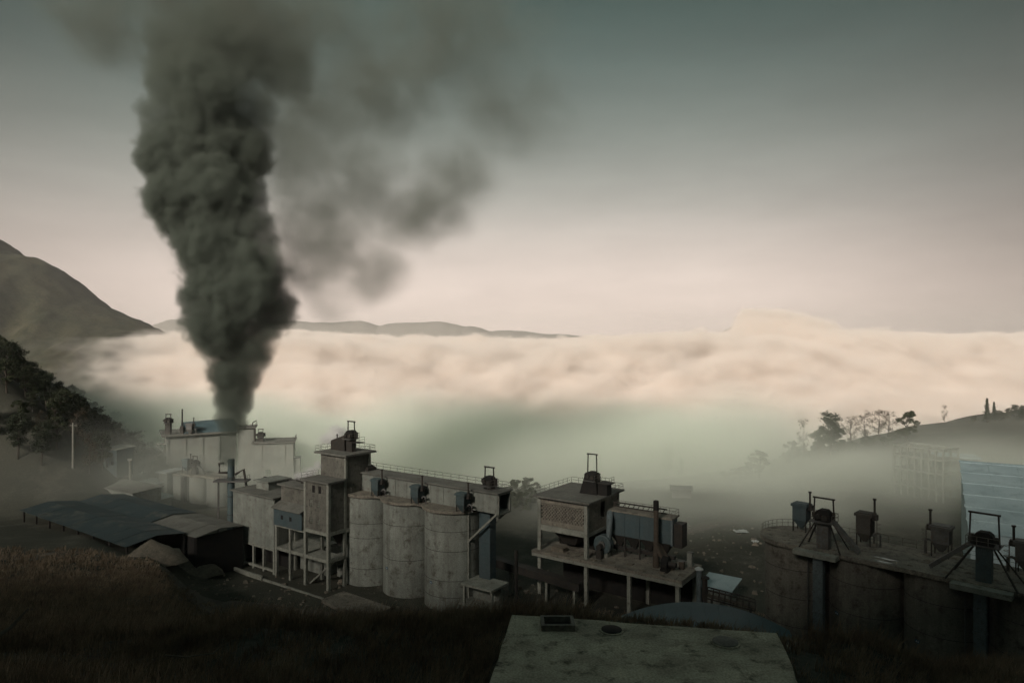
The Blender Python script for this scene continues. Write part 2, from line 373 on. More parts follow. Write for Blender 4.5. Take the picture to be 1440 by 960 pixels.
# ================================================================== reusable equipment
YAW = -35.0
def to_world(loc, yaw, p):
    c, s = math.cos(R(yaw)), math.sin(R(yaw)); return Vector((loc[0] + c * p[0] - s * p[1], loc[1] + s * p[0] + c * p[1], loc[2] + p[2]))

def dust_collector(loc, yaw, label, mat, w=1.9, dp=1.7, hb=2.0, pipe=1.5, leg=1.5, flip=1, simple=False, group='dust collectors on the silo decks'):
    t = thing('dust_collector', loc, yaw, label, 'dust collector', group)
    b = MB(); b.box(-w / 2, w / 2, -dp / 2, dp / 2, leg, leg + hb)
    for x in (-w / 2, w / 2 - .08): b.box(x, x + .08, -dp / 2 - .05, dp / 2 + .05, leg, leg + hb - .02)
    b.build('casing', mat, t)
    MB().box(-w / 2 - .2, w / 2 + .2, -dp / 2 - .18, dp / 2 + .18, leg + hb, leg + hb + .34).box(-w / 2 - .05, w / 2 + .05, -dp / 2 + .1, dp / 2 - .1, leg + hb + .34, leg + hb + .46).build('lid', mat, t)
    MB().frustum((-.22, .22, -.22, .22, leg - 1.15), (-w / 2 + .02, w / 2 - .02, -dp / 2 + .02, dp / 2 - .02, leg - .003)).build('hopper', mat, t)
    for sx in (-1, 1):
        for sy in (-1, 1):
            MB().box(sx * (w / 2 - .07) - .07, sx * (w / 2 - .07) + .07, sy * (dp / 2 - .07) - .07, sy * (dp / 2 - .07) + .07, 0, leg - .004).build('leg', M['dark_metal'], t)
    zt = leg + hb + .34
    px = flip * (w / 2 + .25)
    e = MB(); e.box(px - .38, px + .38, -.34, .34, zt - .75, zt - .05); e.build('fan_box', M['dark_metal'], t)
    pi_ = MB(); pi_.tube([(px, 0, zt - .06), (px, 0, zt + pipe)], .14, 8); pi_.tube([(px, 0, zt + pipe), (px, 0, zt + pipe + .18)], .24, 8); pi_.build('exhaust_pipe', M['dark_metal'], t, True)
    dk = MB(); a = [(flip * (w / 2 + .05), .2, leg - .25)]
    for k in range(7):
        an = math.pi * k / 6; a.append((flip * (w / 2 + .05 + .42 - .42 * math.cos(an)), .2, leg - .25 + .35 * math.sin(an)))
    a.append((a[-1][0], .2, 0)); dk.tube(a, .16, 8); dk.build('suction_duct', M['grey_metal'], t, True)
    if not simple:
        ld = MB(); lx = flip * (w / 2 + .62)
        for y in (-.62, -.2): ld.tube([(lx, y, 0), (lx, y, zt - .2)], .035, 4)
        for k in range(int((zt - .3) / .35)): ld.tube([(lx, -.62, .3 + k * .35), (lx, -.2, .3 + k * .35)], .025, 4)
        for z in (1.9, 2.5, 3.1):
            if z < zt - .2: ld.tube([(lx + flip * .55 * math.sin(q), -.41 + .42 * math.cos(q), z) for q in np.linspace(0, math.pi, 7)], .03, 4, False)
        ld.build('caged_ladder', M['rail'], t)
    return t

def elevator_head(loc, yaw, label, shaft=2.0, gw=2.6, gh=3.2, legs=True, chute=True, dark='dark_metal', plat=True, brace=2.2):
    """Bucket-elevator head: casing, rounded head, motor, platform with a lifting gantry over it."""
    t = thing('bucket_elevator_head', loc, yaw, label, 'elevator head', 'bucket elevator heads')
    MB().box(-.75, .75, -.55, .55, 0, shaft).build('shaft_casing', M['teal'] if dark == 'teal' else M[dark], t)
    h = MB(); h.prism([(-.95, -.62), (.95, -.62), (.95, .62), (-.95, .62)], shaft + .12, shaft + .9)
    prof = [(-.95, shaft + .9), (.95, shaft + .9), (.82, shaft + 1.35), (.45, shaft + 1.62), (-.45, shaft + 1.62), (-.82, shaft + 1.35)]
    n = len(prof); h.add([(x, -.6, z) for x, z in prof] + [(x, .6, z) for x, z in prof], [tuple(range(n)), tuple(reversed(range(n, 2 * n)))] + [(i, n + i, n + (i + 1) % n, (i + 1) % n) for i in range(n)])
    h.build('head_casing', M['black'], t)
    mo = MB(); mo.tube([(-.4, -.62, shaft + .8), (-.4, -1.15, shaft + .8)], .32, 10); mo.box(.1, .8, -1.1, -.62, shaft + .35, shaft + .95); mo.build('motor', M['dark_metal'], t, True)
    MB().tube([(1.12, .35, shaft + .2), (1.12, .35, shaft + 1.3)], .22, 8).build('drive_cylinder', M['dark_metal'], t, True)
    MB().box(-1.45, -.96, -.3, .3, shaft + .5, shaft + 1.1).build('gearbox', M['dark_metal'], t)
    if plat:
        MB().box(-gw / 2 - .15, gw / 2 + .15, -1.3, 1.0, shaft, shaft + .12).build('platform', M['grey_metal'], t)
    g = MB()
    for sx in (-1, 1): g.bar((sx * gw / 2, 0, shaft + .1), (sx * (gw / 2 - .12), 0, shaft + gh), .16)
    g.bar((-gw / 2 - .1, 0, shaft + gh + .05), (gw / 2 + .1, 0, shaft + gh + .05), .2, .2)
    g.build('lifting_gantry', M['dark_metal'], t)
    if legs:
        for sx, sy in ((-1, -1), (1, -1), (-1, 1), (1, 1)):
            MB().bar((sx * .9, sy * .4, shaft), (sx * brace, sy * brace * .6, 0), .15).build('brace', M['dark_metal'], t)
    if chute:
        MB().obox((1.0, -.35, shaft + .05), (brace * 1.25, 0, -shaft * .95), (0, .7, 0), (.25, 0, .42)).build('chute', M['grey_metal'], t)
    MB().rail([(gw / 2 + .15, -1.3, shaft + .12), (gw / 2 + .15, 1.0, shaft + .12), (-gw / 2 - .15, 1.0, shaft + .12)], 1.0, 1.0).build('railing', M['rail'], t)
    return t

def number_plate(parent, cx, cy, rad, angd, z, w=.55):
    a = R(angd); c = Vector((cx + rad * math.cos(a), cy + rad * math.sin(a), z)); t_ = Vector((-math.sin(a), math.cos(a), 0)); n_ = Vector((math.cos(a), math.sin(a), 0))
    o = MB().obox(c - t_ * w / 2 + n_ * .05, t_ * w, (0, 0, w * .62), n_ * .05).build('number_plate', M['plate'], parent)
    for q in (-.28, .12): MB().obox(c + t_ * (q * w) + n_ * .103 + Vector((0, 0, w * .15)), t_ * w * .2, (0, 0, w * .3), n_ * .01).build('lettering', M['white'], o)

def cap_outline(xs, Rr, cusp, n=90):
    x0, x1 = min(xs) - Rr, max(xs) + Rr; top = []
    for k in range(n + 1):
        x = x0 + (x1 - x0) * (.5 - .5 * math.cos(math.pi * k / n))
        y = max(math.sqrt(max(0, Rr * Rr - (x - c) ** 2)) for c in xs)
        if min(xs) <= x <= max(xs): y = max(y, Rr * cusp)
        top.append((x, y))
    return [(x, -y) for x, y in top] + [(x, y) for x, y in reversed(top[1:-1])]

# ================================================================== three-silo block, centre
SC = Vector((-18.0, 121.7, 0)); XS = (-9.9, 0.0, 9.9); SR = 4.93
blk = thing('silo_block', SC, YAW, 'three joined concrete silos under one scalloped deck with a long gallery on top', 'silo block')
for i, x in enumerate(XS):
    s = MB(); s.lathe(x, 0, [(SR, -3), (SR, 15.98)], 56); so_ = s.build('silo', M['silo'], blk, True)
    for z in ((11.2, 8.6, 3.1), (12.3, 6.4), (12.9, 9.7, 4.9, 2.2))[i]:
        MB().lathe(x, 0, [(SR + .012, z), (SR + .03, z + .03), (SR + .012, z + .07)], 56).build('pour_joint', M['dark_metal'], so_, True)
    number_plate(so_, x, 0, SR, (-110, -103, -99)[i], (3.6, 4.6, 4.2)[i], .6) if i else None
MB().prism(cap_outline(XS, SR + .45, .62), 16.0, 16.5).build('deck', M['deck'], blk)
g = MB()
g.wall((-14.4, -1.8), (1, 0), 34.8, (0, 1), .2, 16.52, 19.7, [])
g.wall((-14.4, 1.6), (1, 0), 34.8, (0, -1), .2, 16.52, 19.7, [])
g.box(-14.4, 20.4, -1.59, 1.39, 16.52, 16.75)
for x in np.arange(-13.5, 20.3, 2.8): g.box(x, x + .25, -1.88, -1.803, 16.55, 19.68)
gal = g.build('gallery', M['concrete'], blk)
MB().box(-14.7, 20.8, -2.25, 2.05, 19.72, 19.95).build('gallery_roof', M['roof'], gal)
e = MB()
for y in (-1.78, 1.3): e.box(20.42, 20.62, y, y + .28, 16.3, 19.7)
e.box(20.42, 20.62, -1.78, 1.58, 19.42, 19.7); e.box(20.42, 20.62, -1.78, 1.58, 16.3, 16.55); e.build('end_frame', M['frame_concrete'], gal)
MB().rail([(-14.4, 1.9, 19.95), (20.5, 1.9, 19.95), (20.5, -2.0, 19.95), (18.6, -2.0, 19.95)], 1.05, 1.8).build('railing', M['rail'], blk)
MB().rail([(-13.8, -4.2, 16.5), (-9.9, -4.95, 16.5)], 1.0, 1.6).build('railing', M['rail'], blk)
for y in (-1.7, 1.3): MB().bar((20.2, y, 16.5), (14.6, y, 11.4), .32).build('strut', M['frame_concrete'], blk)
MB().box(14.3, 14.65, -1.9, -1.5, 0, 16.4).build('column', M['frame_concrete'], blk)
ec = thing('elevator_casing', to_world(SC, YAW, (17.0, .1, 0)), YAW, 'tall dull blue elevator casing under the overhanging gallery end', 'elevator casing')
c_ = MB(); c_.box(-1.1, 1.1, -.8, .8, -1, 16.25)
for z in np.arange(1.5, 16, 2.4): c_.box(-1.16, 1.16, -.86, .86, z, z + .12)
c_.build('casing', M['blue'], ec)
pf = thing('loading_platform', to_world(SC, YAW, (17.6, -2.2, 0)), YAW, 'low concrete loading platform at the foot of the blue elevator casing', 'platform')
MB().box(-2.6, 3.6, -2.2, 2.4, 5.0, 5.35).build('upper_slab', M['frame_concrete'], pf); MB().box(-2.9, 4.2, -2.6, 1.2, 1.8, 2.15).build('lower_slab', M['frame_concrete'], pf)
for x in (-2.3, 3.2): MB().box(x, x + .35, -2.0, -1.6, -2, 4.98).build('column', M['frame_concrete'], pf)
MB().box(-2.4, 3.4, .6, 1.0, 2.2, 4.95).build('back_wall', M['concrete'], pf)
bl = thing('chimney_post', at(726, 0, 100).xy.to_3d(), 0, 'slim dark post standing in the yard beside the loading platform', 'post')
MB().tube([(0, 0, -1), (0, 0, 13.5)], .28, 8).build('pipe', M['dark_metal'], bl, True)
def solve_x(org, yaw, u, y):
    s = (u - 720) / 960; c, q = math.cos(R(yaw)), math.sin(R(yaw))
    return (s * (org[1] + c * y) - org[0] + q * y) / (c - s * q)
for u, lab, mt in ((531, 'teal dust collector on the silo deck next to the brick tower', 'teal'), (587, 'teal dust collector on the deck of the middle silo of three', 'teal'), (651, 'teal dust collector on the deck of the silo nearest the blue casing', 'teal')):
    dust_collector(to_world(SC, YAW, (solve_x(SC, YAW, u, -3.25), -3.25, 16.5)), YAW, lab, M[mt], 1.7, 1.5, 1.5, 1.7, 1.1, 1, True)
elevator_head(to_world(SC, YAW, (17.6, -.2, 19.95)), YAW, 'black elevator head with lifting hoop on the end of the long gallery', .5, 1.9, 3.0, False, False, 'dark_metal')
hp = thing('roof_vent', to_world(SC, YAW, (-11.5, 0, 19.95)), YAW, 'rounded dark vent hood on the gallery roof beside the tower', 'vent')
MB().prism([(-1.6, -1.1), (1.6, -1.1), (1.6, 1.1), (-1.6, 1.1)], 0, .5).frustum((-1.5, 1.5, -1.0, 1.0, .5), (-.9, .9, -.6, .6, 1.0)).build('hood', M['dark_metal'], hp)

# ================================================================== tower building with annex and mill house
TO = Vector((-32.2, 119.7, 0))
tw = thing('mill_tower', TO, YAW, 'tall sooty brick and concrete tower on open columns with railed roof', 'tower')
def columns(parent, pts, z0, z1, w=.55, mat='frame_concrete'):
    for x, y in pts: MB().box(x - w / 2, x + w / 2, y - w / 2, y + w / 2, z0, z1).build('column', M[mat], parent)
# front block x -6.7..0, y 0..3.9
W = MB()
W.wall((-6.4, .08), (1, 0), 6.1, (0, 1), .25, 10.4, 18.9, [(1.9, 2.7, 17.0, 18.3), (3.6, 4.4, 17.0, 18.3), (1.2, 2.1, 14.4, 15.7), (3.2, 4.1, 14.4, 15.7), (1.2, 2.1, 11.3, 12.5), (3.2, 4.1, 11.3, 12.5)])
W.wall((-.08, .3), (0, 1), 3.4, (-1, 0), .25, 10.4, 18.9, [])
W.wall((-6.62, .3), (0, 1), 3.4, (1, 0), .25, 10.4, 18.9, [])
W.box(-6.3, -.4, .4, 3.6, 10.1, 10.4)
W.build('wall', M['tower_wall'], tw, label='sooty front wall with small window openings')
for a in (-5.2, -3.2):
    for z in (14.4, 11.3):
        k = MB()
        for q in range(3): k.box(a + .12 + q * .26, a + .2 + q * .26, .12, .22, z, z + 1.28)
        for q in range(3): k.box(a, a + .9, .13, .21, z + .3 + q * .34, z + .38 + q * .34)
        k.build('window_lattice', M['frame_concrete'], tw)
for a in (-4.5, -2.8):
    MB().box(a, a + .8, .16, .2, 17.0, 18.3).build('window_dark_panel', M['black'], tw)  # flat black panel paints the dark interior into the opening
b_ = MB()
for z in (10.05, 5.3):
    b_.box(-6.72, .02, -.02, .4, z - .3, z + .3); b_.box(-.4, .03, .42, 3.6, z - .3, z + .3)
b_.box(-6.5, -.2, .42, 3.6, 5.35, 5.55); b_.box(-15.2, -7.2, .42, 8.5, 5.35, 5.55); b_.box(-15.2, -6.8, .0, .4, 5.0, 5.58); b_.box(-15.2, -6.75, .0, .4, 9.4, 9.75)
b_.build('floor_beams', M['frame_concrete'], tw)
columns(tw, [(-.27, .27), (-6.45, .27), (-.3, 3.9), (-6.45, 3.9)], -1.5, 18.95)
MB().box(-7.2, .5, -.5, 3.8, 18.97, 19.3).build('lower_roof', M['roof'], tw)
# upper tower x -7.2..0, y 3.9..9.9
W = MB()
W.wall((-6.9, 4.02), (1, 0), 6.6, (0, 1), .25, 12.0, 23.2, [])
W.wall((-.06, 4.2), (0, 1), 5.4, (-1, 0), .25, 10.3, 23.2, [(3.6, 4.4, 16.6, 18.4)])
W.wall((-7.1, 4.2), (0, 1), 5.4, (1, 0), .25, 10.3, 23.2, [])
W.wall((-6.9, 9.9), (1, 0), 6.6, (0, -1), .25, 10.3, 23.2, [])
W.build('wall', M['tower_wall'], tw)
columns(tw, [(-.25, 9.7), (-6.95, 9.7)], -1.5, 23.25, .6)
MB().box(-.32, .06, 3.86, 4.3, 19.32, 23.22).build('corner_column', M['frame_concrete'], tw)
MB().box(-.31, .05, 4.31, 9.4, 9.6, 10.28).box(-6.9, -.35, 4.3, 9.4, 9.9, 10.27).build('transfer_beam', M['frame_concrete'], tw)
MB().box(-8.0, .8, 3.3, 10.7, 23.27, 23.6).build('upper_roof', M['roof'], tw)
MB().rail([(-3.6, 3.5, 23.6), (-7.8, 3.5, 23.6), (-7.8, 10.5, 23.6), (.6, 10.5, 23.6), (.6, 5.6, 23.6)], 1.05, 1.4).build('railing', M['rail'], tw)
MB().rail([(-7.0, -.3, 19.3), (-7.0, 3.6, 19.3)], 1.0, 1.2).build('railing', M['rail'], tw)
st_ = MB()                                     # hopper and pipework under the raised tower
st_.frustum((-4.2, -2.6, 5.8, 7.4, 6.2), (-6.2, -.8, 4.6, 9.2, 9.88)); st_.build('hopper', M['dark_metal'], tw)
MB().tube([(-3.4, 6.6, 6.2), (-2.0, 6.0, 4.4), (.6, 5.2, 4.0)], .45, 10).build('discharge_pipe', M['grey_metal'], tw, True)
MB().box(-6.8, -.4, 6.0, 9.5, 3.4, 3.7).box(-5.4, -1.8, 6.6, 9.0, -1, 3.38).build('equipment_plinth', M['concrete'], tw)
MB().bar((-6.2, 1.2, .2), (-1.0, 3.2, 5.2), .9, .25).build('stair_flight', M['frame_concrete'], tw)
MB().box(-14.6, -7.0, 5.4, 8.6, -1, 5.2).build('back_wall', M['concrete'], tw)
# annex x -15..-6.7
W = MB()
W.wall((-14.9, 1.2), (1, 0), 8.1, (0, 1), .25, 13.4, 16.9, [])
W.wall((-14.95, 1.5), (0, 1), 6.5, (1, 0), .25, 9.8, 16.9, [])
W.box(-14.9, -6.8, 1.5, 8, 16.5, 16.88)
W.build('annex_wall', M['tower_wall'], tw)
MB().box(-15.4, -6.75, .6, 8.6, 16.92, 17.2).build('annex_roof', M['roof'], tw)
cn = MB(); cn.add([(-15.2, -.9, 12.9), (-6.75, -.9, 12.9), (-6.75, 1.18, 13.9), (-15.2, 1.18, 13.9), (-15.2, -.9, 12.98), (-6.75, -.9, 12.98), (-6.75, 1.18, 13.98), (-15.2, 1.18, 13.98)],
              [(0, 3, 2, 1), (4, 5, 6, 7), (0, 1, 5, 4), (1, 2, 6, 5), (2, 3, 7, 6), (3, 0, 4, 7)]); cn.build('canopy', M['roof'], tw)
cl = MB(); cl.wall((-15.0, -.35), (1, 0), 8.15, (0, 1), .12, 9.78, 12.9, [(2.1, 2.8, 11.0, 11.8), (4.6, 5.3, 11.0, 11.8)])
cl.wall((-15.0, -.2), (0, 1), 1.4, (1, 0), .12, 9.78, 12.9, [])
cl.build('blue_cladding', M['blue'], tw, label='dull blue sheet-metal cladding box on the annex')
for a in (-12.9, -10.4): MB().box(a - .02, a + .72, -.29, -.26, 10.98, 11.82).build('window_pane', M['black'], tw)
columns(tw, [(-14.8, .2), (-10.7, .2), (-14.8, 4.4)], -1.5, 9.38, .5)
# mill house: blank wall over a row of openings
mh = thing('mill_house', to_world(TO, YAW, (-15.5, 0.3, 0)), YAW, 'long blank-walled concrete mill house above a row of open bays', 'building')
W = MB(); W.wall((-13.5, 0), (1, 0), 13.3, (0, 1), .3, 4.7, 14.2, []); W.wall((-13.5, .32), (0, 1), 10, (1, 0), .3, 0, 14.2, []); W.wall((-.2, .32), (0, 1), 10, (-1, 0), .3, 4.7, 14.2, []); W.wall((-13.5, 10.7), (1, 0), 13.3, (0, -1), .3, -1, 14.2, [])
W.box(-13.15, -.55, .35, 10.3, 4.72, 5.0); W.build('wall', M['concrete'], mh)
for x in np.linspace(-13.3, -.4, 5): MB().box(x - .22, x + .22, -.03, .4, -1.5, 4.35).build('column', M['frame_concrete'], mh)
MB().box(-13.55, -.15, -.08, .42, 4.36, 4.68).build('beam', M['frame_concrete'], mh); MB().box(-13.55, -.15, -.05, .38, .4, .8).build('beam', M['frame_concrete'], mh)
MB().box(-13.9, .1, -.5, 11.2, 14.22, 14.5).build('roof', M['roof'], mh)
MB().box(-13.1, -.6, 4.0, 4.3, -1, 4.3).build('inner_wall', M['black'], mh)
MB().box(-10.5, -6.5, 3.2, 8.0, 14.5, 16.0).box(-10.9, -6.1, 2.8, 8.4, 16.02, 16.25).build('roof_cabin', M['concrete'], mh)
MB().tube([(-12.6, 6.5, 14.5), (-12.6, 6.5, 15.8), (-4.5, 8.4, 15.8)], .3, 8).build('roof_pipe', M['dark_metal'], mh, True)
# chimney of the plume
CH = at(325, 645, 150.0)
ch = thing('smoke_stack', (CH.x, CH.y, 0), 0, 'dark blue-green steel stack with the black smoke column above it', 'chimney')
MB().lathe(0, 0, [(.85, 0), (.72, CH.z - .5), (.8, CH.z - .5), (.8, CH.z - .25), (.66, CH.z - .25), (.66, CH.z)], 20).build('shell', M['teal'], ch, True)
for k in (6, 10, 14): MB().lathe(0, 0, [(.8, k), (.9, k + .06), (.8, k + .14)], 20).build('flange', M['dark_metal'], ch, True)
mb_ = MB(); mb_.rail([(-3.2, -1.2, CH.z - 4.6), (3.6, -1.2, CH.z - 4.6), (3.6, 1.2, CH.z - 4.6)], 1.0, 1.2)
mb_.box(-3.4, 3.8, -1.4, 1.4, CH.z - 4.9, CH.z - 4.6); mb_.build('service_platform', M['grey_metal'], ch)
dk = MB(); dk.tube([(-.9, 0, CH.z - 3), (-2.6, 0, CH.z - 3), (-2.6, 0, CH.z - 1), (-1.6, 0, CH.z - .9)], .28, 8)
dk.tube([(.9, 0, CH.z - 3.4), (2.6, .4, CH.z - 2.4), (3.2, .4, CH.z - 6)], .3, 8); dk.build('flue_duct', M['dark_metal'], ch, True)
for q in (-2.8, 3.2): MB().box(q - .15, q + .15, -.15, .15, 0, CH.z - 4.92).build('leg', M['grey_metal'], ch)
# roof equipment on the tower
eh = elevator_head(to_world(TO, YAW, (-2.2, 7.2, 23.6)), YAW, 'black elevator head with tall lifting hoop on the tower roof', 2.3, 1.9, 3.2, False, False)
MB().add([(-5.0, -.6, 0), (-1.2, -.6, 0), (-1.2, -.6, 3.0), (-2.3, -.6, 2.6), (-5.0, -.6, 1.7), (-5.0, .7, 0), (-1.2, .7, 0), (-1.2, .7, 3.0), (-2.3, .7, 2.6), (-5.0, .7, 1.7)],
         [(0, 1, 2, 3, 4), (9, 8, 7, 6, 5), (0, 5, 6, 1), (1, 6, 7, 2), (2, 7, 8, 3), (3, 8, 9, 4), (4, 9, 5, 0)]).build('sloping_chute', M['dark_metal'], eh)
MB().tube([(-3.9, 0, 1.9), (-3.9, 0, 2.9)], .12, 6).build('vent_pipe', M['dark_metal'], eh, True)
MB().box(.9, 2.9, -.7, .7, 1.75, 1.88).rail([(1.6, -.65, 1.88), (2.85, -.65, 1.88), (2.85, .65, 1.88)], 1.0, .9).build('side_balcony', M['dark_metal'], eh)
rv = thing('conveyor_hood', to_world(TO, YAW, (-9.8, 4.2, 17.2)), YAW, 'low dark conveyor hood on the annex roof beside the steam', 'conveyor')
MB().box(-2.0, 2.6, -.9, .9, 0, 1.1).prism([(-1.8, -.7), (2.4, -.7), (2.4, .7), (-1.8, .7)], 1.1, 1.5).build('hood', M['dark_metal'], rv)
MB().tube([(-2.0, 0, .6), (-4.2, 0, .4)], .4, 10).build('screw_tube', M['dark_metal'], rv, True)
# low kerb walls and slab in front of the tower
kb = thing('retaining_kerb', to_world(TO, YAW, (3.0, -.8, 0)), YAW, 'low broken concrete apron at the foot of the silos', 'apron')
MB().prism([(0, -3.2), (5, -4.0), (9.5, -3.4), (12.5, -1.2), (12.0, 1.2), (0, 1.6)], -.6, .7).build('slab', M['deck'], kb)
MB().prism([(10.5, -4.6), (15, -6.0), (18.5, -3.8), (17.5, -1.5), (12.8, -1.6)], -.6, .35).build('slab', M['deck'], kb)
kw = thing('yard_kerb', to_world(TO, YAW, (-24, -3.0, 0)), YAW, 'long low kerb along the yard in front of the mill house', 'kerb')
MB().box(-8, 9.0, 0, .35, -.8, .75).build('wall', M['frame_concrete'], kw)
MB().box(9.2, 26, .1, .4, -.8, .35).build('wall', M['frame_concrete'], kw)

# ================================================================== middle building, baghouse deck
MO = Vector((12.5, 113.5, 0))
mb = thing('packing_house', MO, YAW, 'square concrete building with brick screen wall and railed flat roof on tall columns', 'building')
W = MB()
W.wall((-9.2, .12), (1, 0), 8.7, (0, 1), .25, 12.3, 13.1, []); W.wall((-9.2, .12), (1, 0), 8.7, (0, 1), .25, 16.0, 16.7, [])
W.wall((-.1, .55), (0, 1), 11.2, (-1, 0), .25, 11.9, 16.7, [(4.4, 6.0, 13.4, 16.3)])
W.wall((-9.6, .55), (0, 1), 11.2, (1, 0), .25, 11.9, 16.7, [])
W.wall((-9.2, 12.0), (1, 0), 8.7, (0, -1), .25, 11.9, 16.7, [])
W.box(-9.3, -.4, .4, 11.7, 11.6, 11.88)
W.build('wall', M['brick'], mb)
rowz = np.arange(13.12, 15.95, .31)
kk = MB()
for j, z in enumerate(rowz):
    for i in range(15):
        x = -9.15 + i * .58 + (.29 if j % 2 else 0)
        if x + .40 < -.5: kk.box(x, x + .42, .16, .34, z, z + .27)
kb2 = kk.build('brick_screen', M['brick'], mb, label='pierced brick screen in the front wall'); kb2['kind'] = 'stuff'
columns(mb, [(-.3, .3), (-9.5, .3), (-.3, 11.7), (-9.5, 11.7)], -2, 16.7, .62)
for q_ in ((-9.15, -.65, -.02, .5, 11.3, 12.25), (-9.2, -.65, .02, .5, 16.72, 16.98), (-.55, -.02, .65, 11.3, 11.3, 11.87)): MB().box(*q_).build('beam', M['frame_concrete'], mb)
MB().box(-10.4, .7, -.7, 12.7, 17.0, 17.3).build('roof', M['roof'], mb)
MB().rail([(-10.2, -.2, 17.3), (-10.2, 12.5, 17.3), (.5, 12.5, 17.3), (.5, 7.5, 17.3)], 1.05, 1.5).build('railing', M['rail'], mb)
d_ = MB(); d_.prism([(-10.6, -.7), (16.6, -.7), (16.6, 8.2), (-.6, 12.4), (-10.6, 12.4)], 7.3, 7.75); d_.build('deck', M['deck'], mb)
MB().box(-10.6, 16.6, -.62, -.3, 6.75, 7.28).box(16.1, 16.5, -.28, 8.0, 6.75, 7.28).build('deck_beam', M['frame_concrete'], mb)
columns(mb, [(7.6, .1), (15.7, .1), (7.6, 7.4), (15.7, 7.4)], -2, 6.74, .6)
MB().box(-9.2, 15.4, 7.75, 8.0, -2, 7.28).build('basement_wall', M['black'], mb)  # near-black colour paints in the dark under the deck
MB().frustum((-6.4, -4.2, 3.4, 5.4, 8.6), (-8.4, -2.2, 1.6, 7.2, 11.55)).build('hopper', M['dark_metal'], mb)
MB().box(-8.6, -1.2, 5.4, 11.4, 7.76, 11.55).build('void_block', M['black'], mb)  # solid black block in place of the dark void below the walls
MB().box(-7.4, -5.0, .6, 2.2, 7.76, 8.5).build('debris_heap', M['gravel'], mb)
ln_ = MB()
for k in range(9): x = -8 + k * 2.9; ln_.box(x, x + .9, -.1 + (k % 3) * .7, .5 + (k % 3) * .9, 7.755, 7.86 + .05 * (k % 2))
ln_.build('rubble', M['gravel'], mb)['kind'] = 'stuff'
eh2 = elevator_head(to_world(MO, YAW, (-2.6, 6.6, 17.3)), YAW, 'big black elevator head with hoop on the packing house roof', 2.2, 1.9, 4.6, False, False)
MB().frustum((-1.9, 1.5, -1.2, 1.3, 0), (-1.0, 1.0, -.75, .75, 3.6)).build('tapered_housing', M['black'], eh2)
MB().box(1.55, 3.3, -.8, .9, 0, 2.0).build('motor_cabin', M['black'], eh2)
MB().box(1.4, 3.9, -1.0, 1.0, 2.02, 2.14).rail([(1.6, -.9, 2.14), (3.8, -.9, 2.14), (3.8, .9, 2.14)], 1.0, .8).build('upper_balcony', M['dark_metal'], eh2)
# baghouse filter
bh = thing('baghouse_filter', to_world(MO, YAW, (0, 0, 7.75)), YAW, 'long faded blue baghouse filter with pointed hoppers on the raised deck', 'filter')
MB().box(1.7, 12.6, 4.9, 7.7, 3.45, 7.4).build('casing', M['blue'], bh)
for x in np.linspace(1.7, 12.5, 5): MB().box(x, x + .12, 4.78, 4.897, 3.45, 7.4).build('stiffener', M['blue'], bh)
MB().box(1.45, 12.9, 4.6, 8.0, 7.42, 7.62).build('top_plate', M['deck'], bh)
MB().box(12.62, 12.95, 4.82, 5.3, 3.2, 7.4).build('corner_duct', M['pipe'], bh)
for k in range(4):
    x0 = 1.75 + k * 2.7
    MB().frustum((x0 + 1.1, x0 + 1.55, 6.1, 6.5, 1.35), (x0, x0 + 2.65, 5.0, 7.6, 3.43)).build('hopper', M['dark_metal'], bh)
    for y in (5.0, 7.5): MB().box(x0 - .1, x0 + .12, y - .1, y + .1, 0, 3.43).build('leg', M['dark_metal'], bh)
MB().box(1.7, 12.8, 5.9, 6.7, .75, 1.3).build('screw_conveyor', M['dark_metal'], bh)
tr = MB(); tr.box(1.2, 11.0, 7.2, 7.4, 7.64, 7.8); tr.box(1.2, 11.0, 7.2, 7.4, 8.3, 8.5)
for x in np.arange(1.2, 11.0, .9): tr.bar((x, 7.3, 7.7), (x + .45, 7.3, 8.4), .1)
tr.build('crane_rail', M['dark_metal'], bh)
MB().rail([(1.6, 7.9, 7.62), (12.8, 7.9, 7.62), (12.8, 4.7, 7.62)], 1.0, 1.6).build('railing', M['rail'], bh)
MB().box(13.0, 14.4, 5.2, 7.4, 3.0, 6.8).build('end_cabinet', M['dark_metal'], bh)
fs = MB(); fs.bar((13.8, 3.2, .1), (10.6, 4.4, 3.6), .8, .15); fs.build('stair_flight', M['rust'], bh)
fan = thing('fan_volute', to_world(MO, YAW, (1.4, 3.2, 7.75)), YAW, 'round grey-green fan housing with upright duct beside the blue filter', 'fan')
f_ = MB(); f_.tube([(0, -.7, 2.1), (0, -.62, 2.1), (0, .62, 2.1), (0, .7, 2.1)], [1.35, 1.6, 1.6, 1.35], 28); f_.build('housing', M['teal'], fan, True)
MB().tube([(0, -.95, 2.1), (0, -.71, 2.1)], .65, 18).build('inlet', M['grey_metal'], fan, True)
MB().box(-1.0, 1.0, -.6, .6, 0, .75).build('plinth', M['frame_concrete'], fan)
MB().tube([(.9, .2, 2.6), (.95, .3, 6.4), (.4, 1.6, 7.1)], .55, 14).build('duct', M['pipe'], fan, True)
MB().tube([(0, -1.9, 1.9), (0, -1.0, 1.9)], .5, 12).box(-.5, .5, -1.9, -1.0, 0, 1.4).build('motor', M['dark_metal'], fan, True)
stk = thing('exhaust_stack', to_world(MO, YAW, (10.9, 3.0, 7.75)), YAW, 'brown steel exhaust stack standing in front of the blue filter', 'chimney')
MB().lathe(0, 0, [(.55, 0), (.48, 3), (.40, 3.4), (.40, 10.6)], 16).build('shell', M['rust'], stk, True)
MB().lathe(0, 0, [(.44, 9.2), (.44, 10.65), (.36, 10.7)], 16).build('sooty_tip', M['black'], stk, True)
